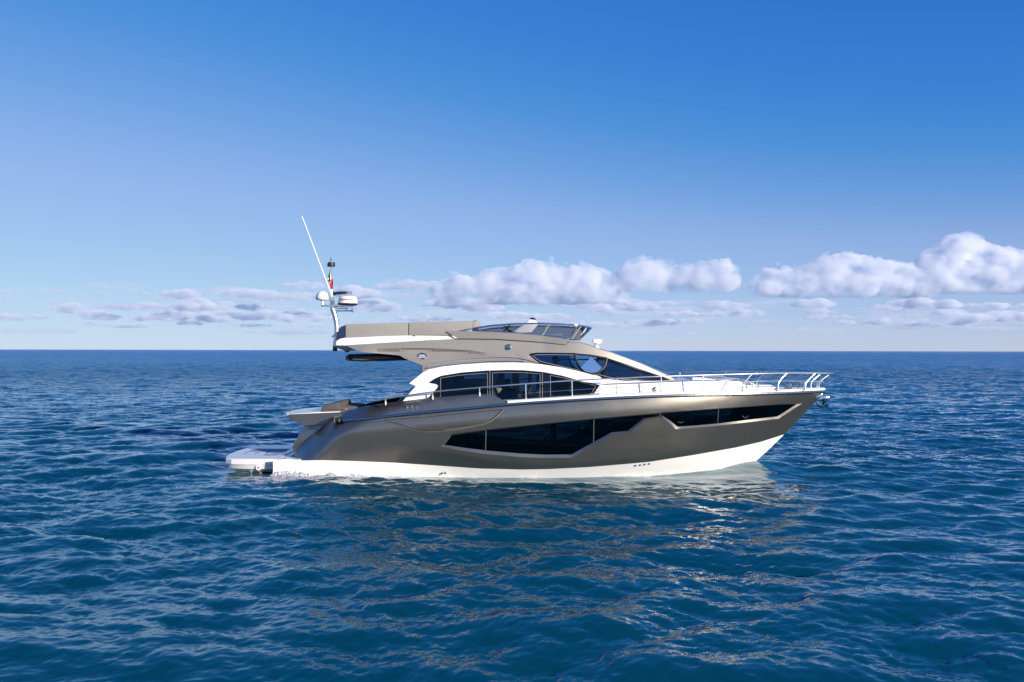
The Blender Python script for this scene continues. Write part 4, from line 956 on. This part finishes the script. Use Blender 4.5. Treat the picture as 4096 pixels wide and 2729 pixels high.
# ================================================================== flag and people
fg = at(px('C', (505, 735), (498, 790), (482, 870), (488, 925), (500, 930), (528, 905), (541, 960), (545, 900), (527, 820), (512, 760)), YM)
def flag():
    """a furled ensign hanging limp: three cloth bands side by side"""
    rows = []; hz = np.linspace(0, 1, 26)
    top = at(px('C', (506, 733)), -.03)[0]; kk = 26.9 / FPX * (350 / 1035)
    for t in hz:
        w_ = (.12 + .88 * t ** .8); r = []
        for s in np.linspace(0, 1, 25):
            xx = (s - .45) * 70 * w_ * (1 if t < .8 else 1 - .25 * abs(s - .5)); hang = 215 * t + (8 if t > .6 else 0) * math.sin(s * 9)
            sh = (140 if s < .35 else 215 if s < .7 else 232)
            r.append(top + np.array((xx * kk + 4 * kk * math.sin(t * 7 + s * 3), -.05 * math.sin(s * 11 + t * 2.5) * (.3 + t), -sh * t * kk - (.02 * math.sin(s * 13) * t))))
        rows.append(r)
    mb = MB(); n = 25
    for i in range(25):
        for j in range(24):
            q = [rows[i][j], rows[i][j + 1], rows[i + 1][j + 1], rows[i + 1][j]]
            t = i / 25 + (j / 24 - .5) * .25; col = 0 if t < .58 and j < 14 else (1 if (t < .70 and j < 14) or (j >= 14 and t < .56) else 2)
            mb.add(q, [(0, 1, 2, 3)], col)
    o = mb.build('flag', ['f_green', 'f_white', 'f_red'], None, 180, recalc=True)
    md = o.modifiers.new('s', 'SOLIDIFY'); md.thickness = .004
    return tag(o, 'limp green white and red striped flag hanging on the mast staff', 'flag')
flag()
def person(loc, face, shirt, label, hairlen=0.0, lean=0.0):
    """a seated figure, one continuous skin from the hips up and down, built at the origin facing +x"""
    J = {'pelvis': (0, 0, .12), 'belly': (.0, 0, .30), 'chest': (.02 + lean * .5, 0, .50), 'neck': (.03 + lean, 0, .66), 'head': (.05 + lean, 0, .80), 'crown': (.04 + lean, 0, .89)}
    names = list(J); V = [J[k] for k in names]; R = [(.17, .14), (.16, .125), (.175, .125), (.058, .06), (.082, .098), (.07, .078)]
    E = [(i, i + 1) for i in range(5)]
    def addv(p, r, a): V.append(p); R.append((r, r)); E.append((a, len(V) - 1)); return len(V) - 1
    for s in (-1, 1):
        a = addv((.02 + lean * .6, s * .19, .56), .065, 2); b = addv((.08 + lean * .5, s * .23, .32), .05, a); c = addv((.30 + lean * .5, s * .17, .26), .038, b); addv((.38 + lean * .5, s * .15, .27), .03, c)
        h = addv((.06, s * .10, .09), .10, 0); k_ = addv((.44, s * .12, .12), .075, h); f = addv((.46, s * .12, -.28), .05, k_); addv((.58, s * .12, -.33), .04, f)
    me = bpy.data.meshes.new('person'); me.from_pydata(V, E, []); o = bpy.data.objects.new('person', me); C.objects.link(o)
    o.modifiers.new('skin', 'SKIN')
    for i, r in enumerate(R): me.skin_vertices[0].data[i].radius = r
    me.skin_vertices[0].data[0].use_root = True
    sb_ = o.modifiers.new('sub', 'SUBSURF'); sb_.levels = 2; sb_.render_levels = 2
    bpy.context.view_layer.update()
    m2 = bpy.data.meshes.new_from_object(o.evaluated_get(bpy.context.evaluated_depsgraph_get())); o.modifiers.clear(); o.data = m2; bpy.data.meshes.remove(me)
    m2.materials.clear(); m2.materials.append(M['skin']); m2.materials.append(M[shirt]); m2.materials.append(M['shirt'])
    for p in m2.polygons:
        z = p.center.z; p.material_index = 0 if z > .63 or (p.center.x > .26 + lean * .5 and z > .2) else (1 if z > .16 else 2); p.use_smooth = True
    hd = Vector((.05 + lean, 0, .80))
    fc = MB()
    for s in (-1, 1):
        fc.ball(hd + Vector((.088, s * .032, .015)), .012, 8)
    hx = MB().ball(hd + Vector((-.015, 0, .045)), (.098, .09, .085), 18)
    if hairlen: hx.ball(hd + Vector((-.06, 0, -.06)), (.06, .085, hairlen), 14)
    hx.build('hair', 'hair', o); fc.build('eye', 'hair', o)
    MB().ball(hd + Vector((.105, 0, -.012)), (.02, .014, .024), 8).build('nose', 'skin', o)
    e_ = MB()
    for s in (-1, 1): e_.ball(hd + Vector((-.005, s * .086, -.005)), (.022, .01, .032), 8)
    e_.build('ear', 'skin', o)
    o.location = loc; o.rotation_euler = (0, 0, face); return tag(o, label, 'person', None)
h1 = at(px('F', (545, 195)), -.55)[0]
person(h1 - np.array((.05, 0, .80)), 0.0, 'shirt', 'person with short hair facing the bow behind the blue tinted upper window')
h2 = at(px('D', (1135, 345)), -.35)[0]
person(h2 - np.array((.0, 0, .80)), 2.2, 'shirt', 'long haired person in dark clothes sitting behind the middle side window', .14)
h3 = at(px('D', (1250, 368)), -.15)[0]
person(h3 - np.array((.0, 0, .80)), 3.4, 'shirt2', 'person in a pale top facing a dark haired person behind the middle side window', .0, .05)

# ================================================================== white water at the stern
def froth():
    g = random.Random(3); mb = MB()
    def lump(x, y, z, r):
        mb.ball((x, y, z), (r * g.uniform(1, 2.2), r * g.uniform(.8, 1.3), r * g.uniform(.4, .8)), 6)
    for i in range(9000):
        t = g.random() ** 1.3; x = -6.45 + 3.4 * t + g.uniform(-.15, .15); env = (1 - t) ** .7
        y = -1.98 - abs(g.gauss(0, .55)); hmax = .20 * env * math.exp(-((y + 2.2) / .55) ** 2)
        hmax *= .35 + .65 * (.5 + .5 * math.sin(x * 6.0 + 1.7 * math.sin(x * 2.6) + y * 3)) ** 1.6
        lump(x, y, g.random() ** 1.6 * hmax - .005, g.uniform(.012, .036) * (1 - .4 * t))
    for i in range(600):
        x = g.gauss(-7.15, .4); y = g.uniform(-1.7, 0.2); lump(x, y, g.uniform(-.03, .02), g.uniform(.006, .018))
    for i in range(90):
        x = g.choice((-7.28, -7.02)) + g.gauss(0, .02); mb.ball((x, -1.72 + g.gauss(0, .03), g.uniform(0.0, .2)), (.005, .005, g.uniform(.008, .03)), 6)
    for i in range(80):
        x = g.uniform(-6.6, -4.6); mb.ball((x, -2.2 - abs(g.gauss(0, .2)), g.uniform(.1, .36)), g.uniform(.003, .008), 6)
    m = mat('white water', (.86, .88, .88), .6); pb = m.node_tree.nodes['Principled BSDF']; pb.inputs['Subsurface Weight'].default_value = 1.0; pb.inputs['Subsurface Scale'].default_value = .06; pb.inputs['Subsurface Radius'].default_value = (1, 1, 1)
    # lacy edge where the sea laps along the hull, drawn into the sea's foam layer
    me = bpy.data.objects['sea'].data; n = len(me.vertices); co = np.empty(n * 3, np.float32); me.vertices.foreach_get('co', co); co = co.reshape(-1, 3)
    fa = np.empty(n, np.float32); at_ = me.attributes['foam']; at_.data.foreach_get('value', fa)
    k = np.where((co[:, 0] > -6.7) & (co[:, 0] < 8.2) & (np.abs(co[:, 1]) < 4.2))[0]; X, Y = co[k, 0].astype(float), np.abs(co[k, 1]).astype(float)
    zk = np.interp(X, KNU[:, 0], KNU[:, 1]); wl = fair(X, np.full_like(X, .02)) - .34 * np.maximum(zk - .02, 0) * ST(X, KNU[0, 0], KNU[0, 0] + 2.6) * (1 - ST(X, 3.0, 6.5))
    d = Y - wl; e = .66 * np.exp(-(np.maximum(d, 0) / .22) ** 2) * (.75 + .25 * np.sin(X * 2.3 + 1.1 * np.sin(X * 1.1)))
    e = np.maximum(e, .50 * np.exp(-((X - 6.6) / .9) ** 2 - ((d - .18) / .22) ** 2))
    e = np.maximum(e, .42 * np.exp(-((d - .55 - .12 * (6 - X)) / .12) ** 2) * np.clip((X + 1) / 4, 0, 1) * (X < 6.6))
    fa[k] = np.maximum(fa[k], e); at_.data.foreach_set('value', fa)
    o = mb.build('foam', m, None, 180); tag(o, 'white splashing foam under the swim platform and along the stern waterline', 'foam', None, 'stuff')
froth()
# ------------------------------------------------------------------ clouds: lit volumes far beyond the horizon line
def cloud_material(name, dens, scale, lo, hi, step, aniso=0.0):
    m = bpy.data.materials.new(name); m.use_nodes = True
    n = m.node_tree.nodes; l = m.node_tree.links; n.clear()
    o = n.new('ShaderNodeOutputMaterial'); v = n.new('ShaderNodeVolumePrincipled')
    v.inputs['Color'].default_value = (0.945, 0.962, 0.99, 1); v.inputs['Anisotropy'].default_value = aniso
    g = n.new('ShaderNodeNewGeometry'); t = n.new('ShaderNodeTexNoise'); t.inputs['Scale'].default_value = scale
    t.inputs['Detail'].default_value = 6; t.inputs['Roughness'].default_value = 0.62
    mp = n.new('ShaderNodeMapping'); mp.inputs['Scale'].default_value = (0.8, 0.8, 1.25)
    l.new(g.outputs['Position'], mp.inputs['Vector']); l.new(mp.outputs[0], t.inputs['Vector'])
    r = n.new('ShaderNodeMapRange'); r.inputs['From Min'].default_value = lo; r.inputs['From Max'].default_value = hi
    r.inputs['To Min'].default_value = 0; r.inputs['To Max'].default_value = dens
    l.new(t.outputs['Fac'], r.inputs['Value']); l.new(r.outputs[0], v.inputs['Density']); l.new(v.outputs[0], o.inputs['Volume'])
    m.cycles.volume_step_rate = step
    return m
def blobs_mesh(name, blobs, voxel, m, amp, base=None):
    """blobs: (x, y, z, rx, ry, rz): merged into one closed billowing skin"""
    mb = MB()
    for x, y, z, a, b, c in blobs: mb.ball((x, y, z), (a, b, c), 14)
    me = bpy.data.meshes.new(name); me.from_pydata(mb.v, [], mb.f)
    o = bpy.data.objects.new(name, me); C.objects.link(o)
    md = o.modifiers.new('r', 'REMESH'); md.mode = 'VOXEL'; md.voxel_size = voxel
    bpy.context.view_layer.update()
    me2 = bpy.data.meshes.new_from_object(o.evaluated_get(bpy.context.evaluated_depsgraph_get()))
    o.modifiers.clear(); o.data = me2; bpy.data.meshes.remove(me)
    from mathutils import noise
    n = len(me2.vertices); co = np.empty(n * 3, np.float32); me2.vertices.foreach_get('co', co); co = co.reshape(-1, 3)
    no = np.empty(n * 3, np.float32); me2.vertex_normals.foreach_get('vector', no); no = no.reshape(-1, 3)
    d = np.array([noise.fractal(Vector(p) / (voxel * 6), 0.9, 2.1, 4) for p in co])
    co += no * (d * amp)[:, None]
    if base is not None:
        lowm = co[:, 2] < base; co[lowm, 2] = base + (co[lowm, 2] - base) * 0.5
    me2.vertices.foreach_set('co', co.ravel()); me2.update(); me2.materials.clear(); me2.materials.append(m)
    return o
DC = 4000.0
def big_cloud(top, base_py, seed, dens, lo=0.40):
    g = random.Random(seed); k = (DC - CAM[1]) / FPX; top = np.array(top, float)
    x0, x1 = top[0, 0], top[-1, 0]; bl = []
    zb = at([(0.5 * (x0 + x1), base_py)], DC)[0][2]
    def put(x, y, rr, dy):
        p = at([(x, y)], DC)[0]; bl.append((p[0], DC + dy * k, p[2], rr * k * 1.12, rr * k * 1.15, rr * k))
    x = x0
    while x < x1:                                        # broad body on a flat base
        h = base_py - np.interp(x, top[:, 0], top[:, 1])
        if h > 14:
            rr = min(h * 0.52, 70) * g.uniform(.85, 1.1)
            put(x, base_py - rr * .7, rr, g.uniform(-.5, .5) * 70)
            if h > 2.0 * rr: put(x + g.uniform(-9, 9), base_py - h + rr * .95, rr * .85, g.uniform(-.4, .6) * 60)
        x += g.uniform(14, 26)
    for i in range(int((x1 - x0) / 4.5)):                # billows over the top and the front
        x = g.uniform(x0, x1); ty = np.interp(x, top[:, 0], top[:, 1]); h = base_py - ty
        if h < 10: continue
        rr = g.uniform(7, 19) * (1 if g.random() < .75 else 1.4)
        d = g.random() ** 1.3 * h * .75
        put(x, ty + rr * .8 + d, rr, -g.uniform(.2, 1.0) * min(70, 18 + d))
    for i in range(int((x1 - x0) / 40)):                  # torn scraps along the edges
        x = g.uniform(x0 - 30, x1 + 30); ty = np.interp(x, top[:, 0], top[:, 1]); rr = g.uniform(4, 10)
        put(x, g.choice((ty - rr * .4, base_py + g.uniform(-4, 12))), rr, g.uniform(-.6, .6) * 60)
    m = cloud_material('cloud vapour', dens, 0.011, lo, 0.74, 0.25)
    return blobs_mesh('cloud', bl, 6.0, m, 9.0, zb)
clouds = [
 ([(1770, 1120), (1830, 1090), (1900, 1105), (1985, 1060), (2050, 1062), (2120, 1030), (2200, 1042), (2260, 1062), (2350, 1050), (2410, 1072), (2450, 1105), (2500, 1160)], 1208, 0.05,
  'wide low cumulus cloud with dark flat base above the smoked screen'),
 ([(2500, 1085), (2530, 1035), (2560, 1020), (2630, 1032), (2690, 1050), (2760, 1045), (2800, 1028), (2860, 1035), (2905, 1035), (2930, 1070), (2945, 1130)], 1162, 0.034,
  'cream lit cumulus cloud with an even top over the foredeck'),
 ([(3040, 1090), (3080, 1060), (3140, 1062), (3220, 1060), (3290, 1018), (3380, 1005), (3450, 1012), (3520, 1030), (3600, 1040), (3670, 1060), (3730, 1130)], 1182, 0.045,
  'long blue grey cumulus cloud with several shadowed lumps'),
 ([(3690, 1070), (3720, 1000), (3780, 960), (3820, 925), (3890, 930), (3930, 950), (3960, 985), (4040, 985), (4120, 1000), (4230, 990), (4330, 1050), (4400, 1130)], 1165, 0.045,
  'tallest and whitest cumulus cloud with a high rounded top'),
 ([(1490, 1140), (1530, 1116), (1590, 1108), (1640, 1125), (1690, 1120), (1760, 1150)], 1186, 0.009,
  'thin hazy cloud puff nearest the radar mast, without a bright top'),
]
for k, (top, b, dn, lab) in enumerate(clouds):
    o = big_cloud(top, b, 20 + k, dn); tag(o, lab, 'cloud', 'large cumulus clouds above the horizon')
def far_bank():
    g = random.Random(5); D = 8000.0; k = (D - CAM[1]) / FPX; bl = []
    def row(x0, x1, y, n, h, wmin, wmax):
        for i in range(n):
            cx = g.uniform(x0, x1); cyy = y + g.uniform(-12, 12); wd = g.uniform(wmin, wmax); hh = h * g.uniform(0.6, 1.3)
            dz = g.uniform(-900, 900)
            for j in range(int(4 + wd / 12)):
                xx = cx + g.uniform(-.5, .5) * wd; e = 1 - (abs(xx - cx) / (wd * .5)) ** 2
                r = hh * (0.3 + 0.5 * e) * g.uniform(0.6, 1.1)
                p = at([(xx, cyy - r * 0.8 * g.random())], D + dz)[0]
                bl.append((p[0], D + dz + g.uniform(-1, 1) * r * k, p[2], r * k * 2.1, r * k * 1.6, r * k * 0.8))
    row(150, 800, 1172, 6, 12, 60, 170); row(600, 1500, 1185, 9, 24, 100, 220); row(1150, 1800, 1150, 6, 22, 80, 200)
    row(0, 400, 1212, 2, 10, 100, 200); row(250, 1500, 1232, 13, 24, 110, 260); row(0, 1700, 1268, 16, 20, 140, 320); row(200, 1900, 1305, 10, 12, 100, 260)
    row(1600, 2900, 1226, 14, 26, 120, 260); row(2400, 4300, 1228, 9, 26, 120, 260); row(2000, 4300, 1264, 15, 24, 120, 300); row(2000, 4300, 1300, 14, 16, 120, 300)
    row(2400, 4200, 1335, 5, 6, 60, 160)
    m = cloud_material('distant cloud vapour', 0.02, 0.008, 0.33, 0.62, 0.02)
    return tag(blobs_mesh('distant_cloud_band', bl, 14.0, m, 10.0), 'broken rows of small distant clouds low over the horizon', 'cloud band', None, 'stuff')
far_bank()

def thin_layer():
    g = random.Random(11); D = 9500.0; k = (D - CAM[1]) / FPX; bl = []
    for i in range(60):
        x = g.uniform(-100, 4200); y = g.uniform(1160, 1325) if x < 2000 else g.uniform(1205, 1330); wd = g.uniform(120, 330)
        p = at([(x, y)], D)[0]; bl.append((p[0], D + g.uniform(-800, 800), p[2], wd * k * .6, wd * k * .5, g.uniform(7, 16) * k))
    m = cloud_material('thin haze vapour', 0.0024, 0.004, 0.38, 0.66, 0.02)
    return tag(blobs_mesh('thin_cloud_layer', bl, 22.0, m, 14.0), 'faint thin haze layer behind the small clouds', 'cloud layer', None, 'stuff')
thin_layer()
